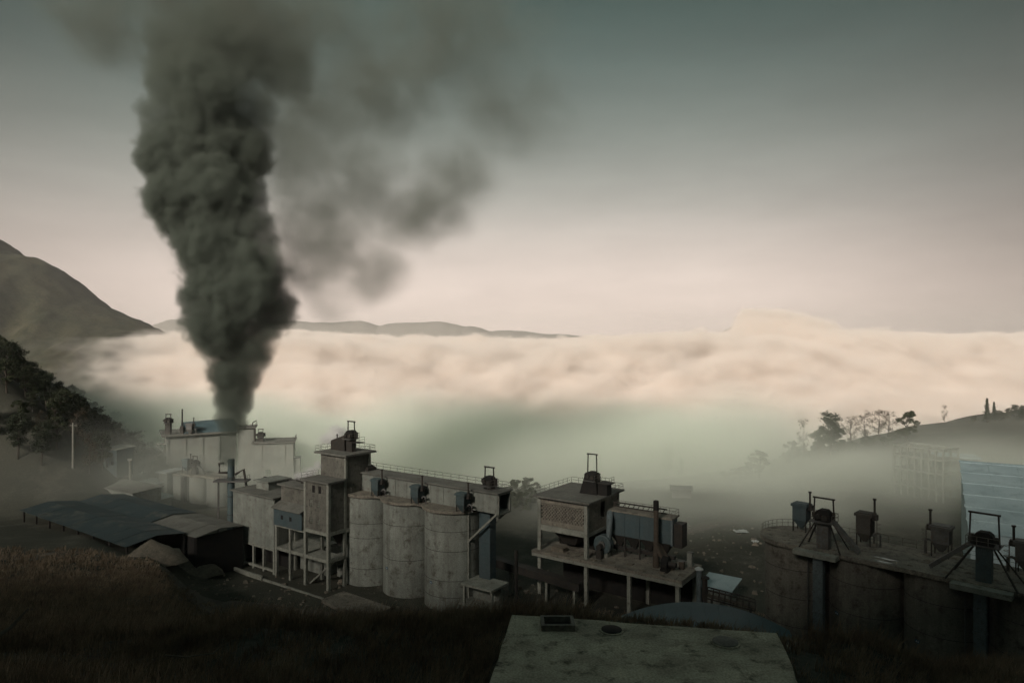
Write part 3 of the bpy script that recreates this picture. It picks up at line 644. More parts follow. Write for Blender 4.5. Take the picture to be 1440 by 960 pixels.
MB().tube([(0, 0, 1.6), (-.4, 1.2, 2.6), (-.4, 2.2, 3.0)], .42, 12).build('elbow', M['dark_metal'], stk, True)
fm = thing('exhaust_fan', to_world(MO, YAW, (12.9, 2.2, 7.75)), YAW, 'dark fan and motor on the deck at the foot of the brown stack', 'fan')
MB().tube([(-.5, 0, 1.2), (.5, 0, 1.2)], 1.1, 20).box(-.6, .6, -1.0, 1.0, 0, .5).build('housing', M['black'], fm, True)
MB().tube([(.5, 0, 1.2), (1.7, 0, 1.2)], .42, 12).build('motor', M['dark_metal'], fm, True)
MB().bar((-2.2, .6, 4.2), (-.4, .2, 1.4), .5).build('duct', M['rust'], fm)
for k, (x, y, h) in enumerate(((15.2, 6.6, 2.2), (14.6, 4.6, 1.2))):
    t = thing('oil_drum_rack', to_world(MO, YAW, (x, y, 7.75)), YAW, ('tall pale cabinet at the far corner of the deck', 'low rusty bin near the far corner of the deck')[k], ('cabinet', 'bin')[k])
    t.name = ('equipment_cabinet', 'scrap_bin')[k]
    MB().box(-.4, .4, -.35, .35, 0, h).build('body', M[('pale_concrete', 'rust')[k]], t); MB().box(-.46, .46, -.41, .41, h + .003, h + .1).build('lid', M['grey_metal'], t)
# pipes right of the deck
for u, m_, r_, ztop, lab in ((983, 'pipe', .38, 9.6, 'pale blue upright pipe with round cap beside the raised deck'), (991, 'dark_metal', .42, 8.3, 'dark upright pipe beside the pale blue one')):
    p = at(u, 800, 103); t = thing('vent_pipe', (p.x, p.y, 0), 0, lab, 'pipe')
    MB().tube([(0, 0, -2), (0, 0, ztop)], r_, 14).build('pipe', M[m_], t, True)
    MB().lathe(0, 0, [(r_ * 1.7, ztop), (r_ * 1.7, ztop + .15), (r_ * .6, ztop + .4)], 14).build('cap', M['tarp' if m_ == 'pipe' else 'dark_metal'], t, True)
p = at(1012, 822, 117); t = thing('pale_shed', (p.x, p.y, 0), YAW, 'small shed with pale blue sheet roof behind the two upright pipes', 'shed')
MB().box(-2.4, 2.4, -2.6, 2.6, -2, 2.3).build('wall', M['concrete'], t); MB().obox((-2.9, -3.1, 2.32), (5.8, 0, 0), (0, 6.2, .7), (0, 0, .12)).build('roof', M['roof_pale'], t)
p = at(1028, 842, 96); t = thing('conveyor_truss', (p.x, p.y, 0), -20, 'dark lattice conveyor bridge in front of the round silo', 'conveyor')
k = MB()
for z in (7.7, 8.9):
    for y in (-.6, .6): k.bar((-3.2, y, z), (3.2, y, z - .9), .16)
for x in np.linspace(-3.2, 3.2, 9):
    zz = -.9 * (x + 3.2) / 6.4
    for y in (-.6, .6): k.bar((x, y, 7.7 + zz), (x, y, 8.9 + zz), .12)
k.build('lattice', M['dark_metal'], t); MB().obox((-3.2, -.5, 7.9), (6.4, 0, -.9), (0, 1, 0), (0, 0, .12)).build('belt', M['rust'], t)
for x in (-2.6, 2.6): MB().box(x - .15, x + .15, -.5, .5, -2, 7.6 - .9 * (x + 3.2) / 6.4).build('trestle', M['dark_metal'], t)
# pile and low walls in the gap left of the packing house
p = at(715, 800, 118); t = thing('ground_conveyor', (p.x, p.y, 0), YAW + 8, 'inclined dark conveyor gallery running behind the loading platform', 'conveyor')
MB().obox((-9, 0, 5.4), (22, 0, -2.6), (0, 1.8, 0), (0, 0, 1.3)).build('gallery', M['dark_metal'], t)
for x in (-7, 0, 7, 12): MB().box(x - .2, x + .2, .3, 1.5, -2, 5.3 - 2.6 * (x + 9) / 22).build('trestle', M['frame_concrete'], t)

# ================================================================== right-hand silo block
RO = Vector((46.5, 89.3, 0)); RY = -45.0; RX = (-8.9, 0.0, 8.9, 17.8)
rb = thing('silo_block', RO, RY, 'row of dark joined silos with a wide flat deck full of machinery', 'silo block')
for i, x in enumerate(RX):
    so_ = MB().lathe(x, 0, [(4.5, -6), (4.5, 16.28)], 56).build('silo', M['dark_silo'], rb, True)
    for z in (13.2, 9.4, 5.6):
        MB().lathe(x, 0, [(4.512, z), (4.53, z + .03), (4.512, z + .06)], 56).build('pour_joint', M['dark_metal'], so_, True)
    if i in (1, 2): number_plate(so_, x, 0, 4.5, (-123, -117)[i - 1], (8.7, 8.0)[i - 1], .62)
MB().prism(cap_outline(RX, 5.1, .97), 16.3, 16.85).build('deck', M['deck'], rb)
MB().box(-7.2, -1.8, -6.3, -4.6, 16.1, 16.7).build('deck_ledge', M['frame_concrete'], rb); MB().box(10.6, 16.4, -6.3, -4.6, 16.1, 16.7).build('deck_ledge', M['frame_concrete'], rb)
def ring_rail(x, r, a0, a1, n): return [(x + r * math.cos(R(a)), r * math.sin(R(a)), 16.85) for a in np.linspace(a0, a1, n)]
MB().rail([(17.8, 4.9, 16.85)] + ring_rail(-8.9, 4.9, 90, 200, 12), 1.05, 1.7, .03).build('railing', M['rail'], rb)
for u_, y_, w_ in ((1243, -2.6, 1.5), (1240, -4.1, 1.1)):
    x_ = solve_x(RO, RY, u_, y_); pts_ = [(x_ + w_ * (1 + .25 * math.sin(3 * a)) * math.cos(a), y_ + .32 * (1 + .3 * math.cos(2 * a + 1)) * math.sin(a)) for a in np.linspace(0, 2 * math.pi, 20)[:-1]]
    wm = surf('wet_film', (.30, .30, .27), (.26, .26, .24), .04, 0, bump=0, fine=0, spec=1.0)
    MB().prism(pts_, 16.852, 16.858).build('puddle', wm, rb)
rbm = MB()
for k in range(60):
    x = rng.uniform(-11, 20); y = rng.uniform(-3.6, 3.6); s = rng.uniform(.12, .5); rbm.frustum((x - s, x + s, y - s * .7, y + s * .7, 16.85), (x - s * .3, x + s * .2, y - s * .2, y + s * .3, 16.85 + s * .35))
rbm.build('spilled_dust', M['gravel'], rb)['kind'] = 'stuff'
for x, lab in ((-4.3, 'pale blue elevator casing between the first two silos of the right-hand row'), (13.35, 'pale blue elevator casing between the nearest silos of the right-hand row')):
    p = to_world(RO, RY, (x, -5.0, 0)); t = thing('elevator_casing', p, RY, lab, 'elevator casing')
    k = MB(); k.box(-.62, .62, -.45, .45, -4, 16.05)
    for z in np.arange(1, 16, 2.6): k.box(-.7, .7, -.53, .53, z, z + .13)
    k.build('casing', M['pipe'], t)
    MB().tube([(-1.5, .2, -4), (-1.5, .2, 16.05)], .09, 6).build('conduit', M['grey_metal'], t, True)
DR = 16.85
dust_collector(to_world(RO, RY, (-9.7, 2.8, DR)), RY, 'blue dust collector nearest the rounded end of the right silo deck', M['blue'], 1.9, 1.7, 1.95, 1.7, 1.6)
dust_collector(to_world(RO, RY, (-.9, 2.0, DR)), RY, 'stained dark dust collector beside the braced elevator head', M['stained'], 1.8, 1.7, 2.3, 1.9, 1.6)
dust_collector(to_world(RO, RY, (7.6, 3.6, DR)), RY, 'grey dust collector with pipe on its left by the deck railing', M['grey_metal'], 2.0, 1.8, 1.8, 1.7, 1.7, -1)
dust_collector(to_world(RO, RY, (16.4, 2.6, DR)), RY, 'dark dust collector cut by the right edge of the picture', M['grey_metal'], 1.9, 1.7, 1.9, 1.5, 1.6, -1)
elevator_head(to_world(RO, RY, (-4.2, -3.6, DR)), RY, 'black braced elevator head with square gantry near the puddles', 3.5, 2.6, 3.0, True, True, 'grey_metal', True, 2.6)
elevator_head(to_world(RO, RY, (13.4, -3.4, DR)), RY + 180, 'grey elevator head with square gantry and long chute, nearest the camera', 4.0, 2.9, 3.6, True, True, 'teal', True, 3.4)
wf = thing('retaining_wall', at(1395, 0, 58).xy.to_3d(), -28, 'low mortared wall in the grass below the right silos', 'wall')
MB().box(-4.5, 9, 0, .45, hz(at(1395, 0, 58).x, 58) - 2, hz(at(1395, 0, 58).x, 58) + 1.1).build('wall', M['concrete'], wf); MB().box(-4.6, 9.1, -.06, .52, hz(at(1395, 0, 58).x, 58) + 1.1, hz(at(1395, 0, 58).x, 58) + 1.22).build('coping', M['frame_concrete'], wf)
# blue vaulted roof in front of the right silos
BV = at(998, 0, 71); bv = thing('vaulted_shed', (BV.x, BV.y, 0), -12, 'low shed with blue vaulted sheet roof below the right silos', 'shed')
V = []; F = []; n = 28; hw = 9.6
for j, y in enumerate(np.linspace(-8, 10, 8)):
    for i in range(n + 1):
        q = i / n * 2 - 1; V.append((q * hw, y, 13.2 - 2.4 * q * q - .05 * (q + 1)))
k_ = MB(); L_ = len(V)
for j in range(7):
    for i in range(n): F.append((j * (n + 1) + i, j * (n + 1) + i + 1, (j + 1) * (n + 1) + i + 1, (j + 1) * (n + 1) + i))
k_.add(V, F); k_.add([(x, y, z - .1) for x, y, z in V], [tuple(reversed(f)) for f in F])
k_.build('roof', M['roof_bright'], bv, True)
for i in range(1, 12):
    q = -1 + i / 6; k = MB()
    k.tube([(q * hw, y, 13.2 - 2.4 * q * q + .02) for y in (-8, 10)], .022, 5); k.build('roof_seam', M['roof_bright'], bv)
MB().box(-9.2, 9.2, -7.7, 9.7, -2, 10.6).build('wall', M['concrete'], bv)

# ================================================================== left yard: big low shed
LS = Vector((-66.2, 117.0, 0)); ls = thing('storage_shed', LS, YAW, 'wide open-sided shed with dark blue low-pitched sheet roofs in the yard', 'shed')
def gable(name, x0, x1, y0, y1, ze, zr, mat, parent, sheet=4.6):
    n = max(1, round((x1 - x0) / sheet))
    ym = (y0 + y1) / 2
    for i in range(n):
        a = x0 + (x1 - x0) * i / n; b = x0 + (x1 - x0) * (i + 1) / n + .06
        j = rng.uniform(-.02, .02)
        MB().add([(a, y0, ze + j), (b, y0, ze + j + .03), (b, ym, zr + j + .03), (a, ym, zr + j), (a, y0, ze + j + .08), (b, y0, ze + j + .11), (b, ym, zr + j + .11), (a, ym, zr + j + .08)],
                 [(0, 3, 2, 1), (4, 5, 6, 7), (0, 1, 5, 4), (1, 2, 6, 5), (2, 3, 7, 6), (3, 0, 4, 7)]).build(name, mat, parent)
        MB().add([(a, ym + .01, zr + j), (b, ym + .01, zr + j + .03), (b, y1, ze + j + .03), (a, y1, ze + j), (a, ym + .01, zr + j + .08), (b, ym + .01, zr + j + .11), (b, y1, ze + j + .11), (a, y1, ze + j + .08)],
                 [(0, 3, 2, 1), (4, 5, 6, 7), (0, 1, 5, 4), (1, 2, 6, 5), (2, 3, 7, 6), (3, 0, 4, 7)]).build(name, mat, parent)
gable('roof_panel', -45, 0, 0, 10.8, 8.7, 9.5, M['roof_blue'], ls)
gable('roof_panel', -45, -14, 11.0, 21, 8.3, 9.1, M['roof_blue'], ls)
gable('roof_panel', -13.8, 2.8, 11.0, 21, 8.2, 8.9, M['roof'], ls)
for x in np.linspace(-44, -.6, 8):
    for y in (.5, 10.9): MB().box(x - .15, x + .15, y - .15, y + .15, -2, 8.6).build('post', M['dark_metal'], ls)
MB().box(-44.5, -.2, 10.5, 10.7, -2, 8.5).build('back_wall', M['black'], ls); MB().box(2.3, 2.6, 11.2, 20.8, -2, 8.1).box(-13, 2.2, 11.1, 11.3, -2, 8.1).build('side_wall', M['black'], ls)  # black walls paint in the shade under the eaves
def heap(name, loc, r, h, label, mat, n=26, sx=1.0):
    t = MB(); V = [(0, 0, h)]; F = []
    for j in range(1, 7):
        for i in range(n):
            a = 2 * math.pi * i / n; q = j / 6; rr = r * q * (1 + .14 * math.sin(3 * a + 1) + .08 * rng.uniform(-1, 1))
            V.append((rr * math.cos(a) * sx, rr * math.sin(a), h * (1 - q) ** 1.15 + rng.uniform(-.08, .08) * h * .4 - (1.0 if j == 6 else 0)))
    for i in range(n): F.append((0, 1 + i, 1 + (i + 1) % n))
    for j in range(5):
        for i in range(n): F.append((1 + j * n + i, 1 + (j + 1) * n + i, 1 + (j + 1) * n + (i + 1) % n, 1 + j * n + (i + 1) % n))
    t.add(V, F); o = t.build(name, mat, None, True); o.location = loc; tag(o, label, 'heap'); return o
p = at(212, 0, 118); heap('gravel_heap', (p.x, p.y, hz(p.x, p.y) - .2), 5.2, 3.0, 'pale gravel heap in front of the open shed', M['gravel'])
p = at(262, 0, 126); heap('gravel_heap', (p.x, p.y, hz(p.x, p.y) - .2), 4.0, 1.8, 'low earth heap between the gravel heap and the mill house', M['gravel'], 22, 1.5)
p = at(330, 0, 112); heap('gravel_heap', (p.x, p.y, hz(p.x, p.y) - .2), 4.2, 1.3, 'dark flattened heap on the yard below the mill house', M['road'], 22, 1.6)
# huts behind the shed
def hut(u, v, d, w, dp, h, yaw, label, roof='roof', wall='concrete', name='hut', lift=0, over=.5, slope=.35):
    p = at(u, v, d); z = hz(p.x, p.y) + lift
    t = thing(name, (p.x, p.y, z), yaw, label, 'hut')
    W = MB(); W.wall((-w / 2, -dp / 2), (1, 0), w, (0, 1), .2, -2, h, [(w * .2, w * .2 + .9, .05, 2.0), (w * .6, w * .6 + 1.1, 1.0, 2.0)] if h > 2.4 else [])
    W.wall((-w / 2, -dp / 2 + .2), (0, 1), dp - .4, (1, 0), .2, -2, h); W.wall((w / 2, -dp / 2 + .2), (0, 1), dp - .4, (-1, 0), .2, -2, h); W.wall((-w / 2, dp / 2), (1, 0), w, (0, -1), .2, -2, h)
    W.build('wall', M[wall], t)
    MB().obox((-w / 2 - over, -dp / 2 - over, h + .01), (w + 2 * over, 0, 0), (0, dp + 2 * over, slope), (0, 0, .14)).build('roof', M[roof], t)
    return t
hut(166, 0, 178, 5.5, 4.5, 5.0, -25, 'small two-storey hut with overhanging roof below the wooded slope', 'frame_concrete', 'blue', lift=2.0)
hut(214, 0, 186, 7, 5, 2.2, -30, 'low hut with pale roof beside the old concrete works', 'tarp')
hut(226, 0, 172, 5, 3, 2.0, -35, 'lean-to with pale sheet roof in front of the old concrete works', 'tarp')
hut(180, 0, 168, 16, 7, 2.4, -30, 'long low flat-roofed building behind the storage shed', 'roof')
hut(205, 0, 160, 9, 4, 1.9, -28, 'low grey building between the storage shed and the long flat roof', 'roof')
hut(958, 0, 196, 5.4, 3.6, 2.3, -12, 'lone dark hut on the earth bank behind the blue filter', 'grey_metal', 'grey_metal')
p = at(183, 0, 176); po = thing('water_tower', (p.x, p.y, hz(p.x, p.y)), 0, 'slim pale post beside the two-storey hut', 'post'); po.name = 'concrete_post'
MB().tube([(0, 0, -1), (0, 0, 6.5)], [.35, .3], 8).build('shaft', M['pole'], po, True); MB().box(-.6, .6, -.2, .2, 6.5, 6.9).build('cap', M['pole'], po)
for u, d, vt, lab in ((103, 168, 594, 'pale concrete utility pole in front of the dark wooded slope'),):
    p = at(u, vt, d); z0 = hz(p.x, p.y); t = thing('utility_pole', (p.x, p.y, z0), 0, lab, 'pole')
    MB().tube([(0, 0, -1), (0, 0, p.z - z0)], [.34, .24], 10).build('shaft', M['pole'], t, True); MB().box(-.9, .9, -.08, .08, p.z - z0 - .8, p.z - z0 - .6).build('crossarm', M['pole'], t)

# ================================================================== old works in the haze, left
A0 = at(234, 0, 198); ba = thing('clinker_hall', (A0.x, A0.y, 0), 30, 'pale concrete hall with blue monitor roof left of the smoke', 'building')
MB().wall((0, 0), (1, 0), 19, (0, 1), .4, -6, 16.4, [(3.2, 4.2, 4, 6), (9, 10, 9, 10.5)]).wall((0, .4), (0, 1), 12, (1, 0), .4, -6, 16.4).wall((19, .4), (0, 1), 12, (-1, 0), .4, -6, 16.4).wall((0, 12.8), (1, 0), 19, (0, -1), .4, -6, 16.4).build('wall', M['pale_concrete'], ba)
for x in np.linspace(0, 18.4, 5): MB().box(x, x + .6, -.18, -.003, -6, 15.9).build('pilaster', M['pale_concrete'], ba)
MB().box(-1.2, 19.6, -1.0, 13.6, 16.42, 16.9).build('roof', M['roof'], ba)
MB().add([(4.5, .2, 16.92), (19.2, .2, 16.92), (19.2, 12, 16.92), (4.5, 12, 16.92), (4.5, 3.5, 19.4), (19.2, 3.5, 19.9), (19.2, 9, 19.9), (4.5, 9, 19.4)], [(0, 3, 2, 1), (4, 5, 6, 7), (0, 1, 5, 4), (1, 2, 6, 5), (2, 3, 7, 6), (3, 0, 4, 7)]).build('monitor_roof', M['roof_bright'], ba, label='sloping blue sheet monitor roof')
MB().box(-2.6, -.02, 1.0, 4.0, 14.0, 14.3).bar((-2.4, 1.2, 14), (-.05, 1.2, 10.8), .25).bar((-2.4, 3.8, 14), (-.05, 3.8, 10.8), .25).build('side_platform', M['frame_concrete'], ba)
MB().rail([(-1.0, -.8, 16.9), (4.2, -.8, 16.9)], 1.0, 1.5).build('railing', M['rail'], ba)
elevator_head(to_world((A0.x, A0.y, 0), 30, (.6, 1.5, 16.9)), 0, 'elevator head with hoop on the corner of the pale hall', 3.2, 1.6, 2.6, False, False)
t = thing('exhaust_stack', to_world((A0.x, A0.y, 0), 30, (4.2, .9, 16.9)), 0, 'thin dark stack rising from the roof of the pale hall', 'chimney'); MB().tube([(0, 0, 0), (0, 0, 7.2)], .22, 8).build('shell', M['dark_metal'], t, True); MB().box(-.5, .5, -.5, .5, 0, 2.2).build('base', M['dark_metal'], t)
dust_collector(to_world((A0.x, A0.y, 0), 30, (6.2, -.2, 16.9)), 0, 'small dust collector on the roof of the pale hall', M['grey_metal'], 1.7, 1.5, 1.4, 1.6, 1.2, 1, True)
B0 = at(334, 0, 207); bb = thing('kiln_tower', (B0.x, B0.y, 0), 15, 'narrow pale concrete tower right of the smoke base', 'tower')
MB().box(0, 4.6, 0, 5, -8, 17.6).build('shaft', M['pale_concrete'], bb); MB().box(-.5, 5.2, -.6, 5.5, 17.62, 18.0).build('roof', M['roof'], bb)
MB().rail([(-.4, -.5, 18), (5.1, -.5, 18), (5.1, 5.4, 18)], 1.0, 1.4).build('railing', M['rail'], bb); MB().tube([(4.2, 1, 18), (4.2, 1, 19.2), (5.4, 1, 19.8)], .18, 6).build('vent_pipe', M['dark_metal'], bb, True)
MB().tube([(5.0, -.3, -4), (5.0, -.3, 17.5)], .25, 8).build('down_pipe', M['dark_metal'], bb, True)
C0 = at(356, 0, 205); bc = thing('raw_meal_house', (C0.x, C0.y, 0), 14, 'pale concrete block with railed roof to the right of the kiln tower', 'building')
MB().wall((0, 0), (1, 0), 11.5, (0, 1), .4, -8, 13.2, [(3.6, 5.0, 3.2, 5.4)]).wall((0, .4), (0, 1), 9, (1, 0), .4, -8, 13.2).wall((11.5, .4), (0, 1), 9, (-1, 0), .4, -8, 13.2).build('wall', M['pale_concrete'], bc)
MB().box(-.5, 12, -.5, 9.9, 13.22, 13.6).build('roof', M['roof'], bc); MB().box(11.52, 13.4, 1, 6, -8, 8.2).build('stair_block', M['pale_concrete'], bc)
MB().rail([(-.3, -.3, 13.6), (11.8, -.3, 13.6), (11.8, 9.6, 13.6)], 1.1, 1.3).build('railing', M['rail'], bc)
MB().box(2.2, 2.6, -.12, -.003, -8, 13).box(8.8, 9.2, -.12, -.003, -8, 13).build('pilaster', M['pale_concrete'], bc)
elevator_head(to_world((C0.x, C0.y, 0), 14, (1.8, 3, 13.6)), 14, 'elevator head with hoop on the block beside the kiln tower', 1.2, 1.5, 2.4, False, False)
# small silo group in front of the pale hall
S0 = at(283, 0, 186); sb = thing('silo_block', (S0.x, S0.y, 0), -22, 'low group of small pale silos with a shared deck in front of the pale hall', 'silo block')
for x in (-6.2, 0, 6.2): MB().lathe(x, 0, [(3.0, -6), (3.0, 7.6)], 32).build('silo', M['pale_concrete'], sb, True)
MB().prism(cap_outline((-6.2, 0, 6.2), 3.35, .8), 7.62, 8.1).build('deck', M['deck'], sb)
MB().box(-10.4, -7.4, -4.6, .8, -6, 8.3).build('stair_block', M['concrete'], sb); MB().box(-11, -7.0, -5.2, 1.4, 8.32, 8.7).build('stair_roof', M['tarp'], sb)
MB().box(-3.6, -2.4, -3.6, -2.6, -6, 7.6).build('casing', M['dark_metal'], sb)
MB().rail([(9.2, -1.8, 8.1), (3, -3.0, 8.1), (-3, -3.0, 8.1), (-6.5, -3.2, 8.1)], 1.0, 1.5).build('railing', M['rail'], sb)
dust_collector(to_world((S0.x, S0.y, 0), -22, (-4.0, -1.0, 8.1)), -22, 'teal dust collector on the small pale silo group', M['teal'], 1.9, 1.7, 1.7, 1.4, 1.7, 1, True)
elevator_head(to_world((S0.x, S0.y, 0), -22, (-.6, -1.5, 8.1)), -22, 'dark elevator head with hoop on the small pale silo group', 2.2, 1.7, 2.6, True, True, 'dark_metal', True, 1.8)

# ================================================================== frame building and pale sheds in the mist, right
F0 = at(1256, 0, 196); fb = thing('unfinished_frame', (F0.x, F0.y, 0), -58, 'unfinished concrete frame building standing in the mist', 'building')
for x in np.linspace(0, 13.2, 8):
    for y in (0, 8): MB().box(x, x + .42, y, y + .42, -8, 14.2).build('column', M['pale_concrete'], fb)
for z in (-1.2, 3.2, 7.6, 11.4, 14.2):
    k = MB(); k.box(-.1, 13.7, -.06, .5, z, z + .5).box(-.1, 13.7, 7.9, 8.5, z, z + .5).box(-.1, .5, .52, 7.88, z, z + .5).box(13.1, 13.7, .52, 7.88, z, z + .5); k.build('beam', M['pale_concrete'], fb)
    if z < 12: MB().box(.5, 13.1, .5, 7.9, z + .2, z + .42).build('floor_slab', M['pale_concrete'], fb)
ph = thing('site_cabin', to_world((F0.x, F0.y, 0), -58, (10.5, 12, 0)), -20, 'blue-grey flat-roofed cabin block behind the unfinished frame', 'cabin')
MB().box(-4.5, 5, -3, 3, -8, 11.4).build('wall', M['pipe'], ph); MB().box(-5.2, 5.8, -3.6, 3.6, 11.42, 11.9).build('roof', M['roof_light'], ph); MB().box(-3, 4, -3.1, -3.003, 9.0, 10.4).build('window_band', M['dark_metal'], ph)
E0 = at(1362, 748, 120); gs = thing('pale_warehouse', (E0.x, E0.y, 0), -31, 'large warehouse with pale blue sheet roof in light and dark strips', 'warehouse')
for k in range(6):
    y0, y1 = k * 5.6, (k + 1) * 5.6; z0, z1 = E0.z + k * 1.25, E0.z + (k + 1) * 1.25 - .1
    for j in range(8):
        MB().obox((j * 5, y0, z0), (4.97, 0, 0), (0, y1 - y0, z1 - z0), (0, 0, .12)).build('roof_panel', M['roof_pale'], gs)
    MB().obox((-.15, y1 - .9, z1 - .08), (40.3, 0, 0), (0, .95, .2), (0, 0, .14)).build('light_strip', M['roof_pale'], gs)
MB().add([(.3, .3, -8), (39.7, .3, -8), (39.7, 33, -8), (.3, 33, -8), (.3, .3, E0.z - .02), (39.7, .3, E0.z - .02), (39.7, 33, E0.z + 7.2), (.3, 33, E0.z + 7.2)], [(0, 3, 2, 1), (4, 5, 6, 7), (0, 1, 5, 4), (1, 2, 6, 5), (2, 3, 7, 6), (3, 0, 4, 7)]).build('wall', M['roof_pale'], gs)
for u, d, w, lab in ((1042, 158, 1.9, 'crumpled pale sheet lying on the bare bank behind the silos'), (1062, 150, .9, 'small pale scrap on the bank beside the crumpled sheet')):
    p = at(u, 0, d); n = 9; V = []; F = []
    for j in range(n):
        for i in range(n):
            x = p.x + (i / (n - 1) - .5) * w * 1.6; y = p.y + (j / (n - 1) - .5) * w * 1.3; V.append((x, y, hz(x, y) + .1 + rng.uniform(0, .3)))
    F = [(j * n + i, j * n + i + 1, (j + 1) * n + i + 1, (j + 1) * n + i) for j in range(n - 1) for i in range(n - 1)]
    o = MB().add(V, F).build('tarpaulin', M['tarp'], None, True); tag(o, lab, 'tarpaulin')

# ================================================================== tank roof in the foreground
SZ = 34.40
sl = thing('tank_roof', (0, 0, SZ), 0, 'weathered concrete tank roof in the grass with hatch and round covers', 'slab')
crn = [at(720, 0, 24.0), at(1092, 0, 22.5), Vector((7.3, 15.6, 0)), Vector((-.95, 16.6, 0))]
out = []
for a, b in zip(crn, crn[1:] + crn[:1]):
    for k in range(9):
        q = a.lerp(b, k / 9); n_ = Vector((b.y - a.y, a.x - b.x, 0)).normalized(); q = q + n_ * (rng.uniform(-.06, .04) if k else 0); out.append((q.x, q.y))
MB().prism(list(reversed(out)), -.9, 0).build('slab', M['slab'], sl)
hp_ = at(784, 0, 23.05); h = MB()
for x0, x1, y0, y1 in ((-.56, .56, -.42, -.31), (-.56, .56, .31, .42), (-.56, -.45, -.305, .305), (.45, .56, -.305, .305)): h.box(hp_.x + x0, hp_.x + x1, hp_.y + y0, hp_.y + y1, .002, .2)
h.build('hatch_frame', M['lid'], sl); MB().box(hp_.x - .445, hp_.x + .445, hp_.y - .305, hp_.y + .305, .003, .02).build('hatch_dark_fill', M['black'], sl)  # flat black sheet paints in the darkness inside the hatch
for u, v, r_, m_ in ((860, 886, .34, 'black'), (1020, 903, .40, 'lid')):
    d = (CAMZ - SZ) * 960 / (v - 480); p = at(u, v, d)
    MB().lathe(p.x, p.y, [(r_ + .07, .002), (r_ + .07, .03), (r_ + .01, .035)], 28).build('cover_ring', M['slab'], sl, True)
    MB().lathe(p.x, p.y, [(r_, .036), (r_, .052), (r_ * .94, .06)], 28).build('manhole_cover', M[m_], sl, True)

# ================================================================== trees
def leaves_mesh(name, pts, size, mat, rs, flat=.0):
    n = len(pts); a = rs.normal(size=(n, 3)); a[:, 2] *= (1 - flat); a /= np.linalg.norm(a, axis=1)[:, None]
    b = rs.normal(size=(n, 3)); b -= (a * b).sum(1)[:, None] * a; b /= np.linalg.norm(b, axis=1)[:, None]
    s = size * rs.uniform(.6, 1.4, (n, 1))
    v = np.stack([pts - a * s, pts - b * s * .55, pts + a * s, pts + b * s * .55], 1).reshape(-1, 3)
    f = np.arange(n * 4).reshape(-1, 4)
    me = bpy.data.meshes.new(name); me.from_pydata(v.tolist(), [], f.tolist()); me.update(); me.materials.append(mat); return me
def tree_proto(kind, seed):
    """Returns (trunk mesh, crown mesh) for a tree about 10 m tall standing at the origin."""
    rs = np.random.default_rng(seed); rr = random.Random(seed); t = MB(); pts = []
    if kind == 'conifer':
        t.tube([(0, 0, -.5), (0.1, 0, 4), (0, .1, 9.8)], [.22, .15, .03], 6)
        for z in np.arange(1.4, 9.8, .42):
            L = (10.2 - z) * .27 * rr.uniform(.7, 1.2)
            for k in range(6):
                a = rr.uniform(0, 6.28); q = rs.uniform(.15, 1, (22, 1)); L2 = L * rr.uniform(.6, 1.1)
                c = np.concatenate([np.cos(a) * q * L2, np.sin(a) * q * L2, z - q * L2 * .25], 1); pts.append(c + rs.normal(0, .13, c.shape))
        sz, mt = .20, M['needle']
    elif kind == 'pine':
        t.tube([(0, 0, -.5), (.2, .1, 5), (.1, .3, 9.4)], [.24, .17, .04], 6)
        for z in np.arange(3.4, 9.8, .75):
            for k in range(4):
                a = rr.uniform(0, 6.28); L = rr.uniform(.7, 2.1) * (1.15 - abs(z - 6) / 7); e = Vector((math.cos(a) * L, math.sin(a) * L, z + rr.uniform(-.1, .5)))
                t.tube([(.15, .1, z - .3), e], [.06, .02], 4)
                pts.append(np.array(e) + rs.normal(0, 1, (75, 3)) * np.array([.5, .5, .26]))
        sz, mt = .20, M['needle']
    elif kind == 'sparse':
        t.tube([(0, 0, -.5), (.1, 0, 3), (-.1, .1, 6), (0, .1, 9.6)], [.22, .16, .1, .03], 6)
        for k in range(26):
            z = rr.uniform(2.2, 9.4); a = rr.uniform(0, 6.28); L = rr.uniform(.8, 2.6) * (1.1 - abs(z - 5.5) / 8); e = Vector((math.cos(a) * L, math.sin(a) * L, z + L * .7))
            t.tube([(0, .05, z), e], [.06, .015], 4)
            for j in range(3):
                e2 = e + Vector((rr.uniform(-.7, .7), rr.uniform(-.7, .7), rr.uniform(.1, .8))); t.tube([e.lerp(Vector((0, 0, z)), .3), e2], [.03, .01], 3)
            pts.append(np.array(e) + rs.normal(0, .42, (26, 3)))
        sz, mt = .17, M['dry_leaf']
    else:
        lean = rr.uniform(-.5, .5)
        t.tube([(0, 0, -.5), (lean * .4, 0, 2.2), (lean, .2, 4.4), (lean * 1.1, .1, 7.5)], [.3, .24, .16, .05], 7)
        for k in range(24):
            a = rr.uniform(0, 6.28); z = rr.uniform(2.6, 9.2); q = math.sin(math.pi * min(1, (z - 1.4) / 8.6)) ** .7
            L = q * rr.uniform(.9, 3.2); e = Vector((lean + math.cos(a) * L, math.sin(a) * L, z))
            t.tube([(lean * .8, .1, max(1.8, z - 2.0)), e], [.1, .025], 4)
            rad_ = rr.uniform(.5, 1.05); m = int(190 * rad_); d = rs.normal(size=(m, 3)); d /= np.linalg.norm(d, axis=1)[:, None]
            pts.append(np.array(e) + d * rad_ * rs.uniform(.45, 1.12, (m, 1)) * np.array([1, 1, .72]))
        sz, mt = .21, M['leaf']
    P = np.concatenate(pts); return t.mesh('trunk', M['bark'], True), leaves_mesh('crown', P, sz, mt, rs)
PROTO = {k: [tree_proto(k, s + 3 * i) for i, s in enumerate(range(40, 43))] for k in ('broad', 'conifer', 'pine', 'sparse')}
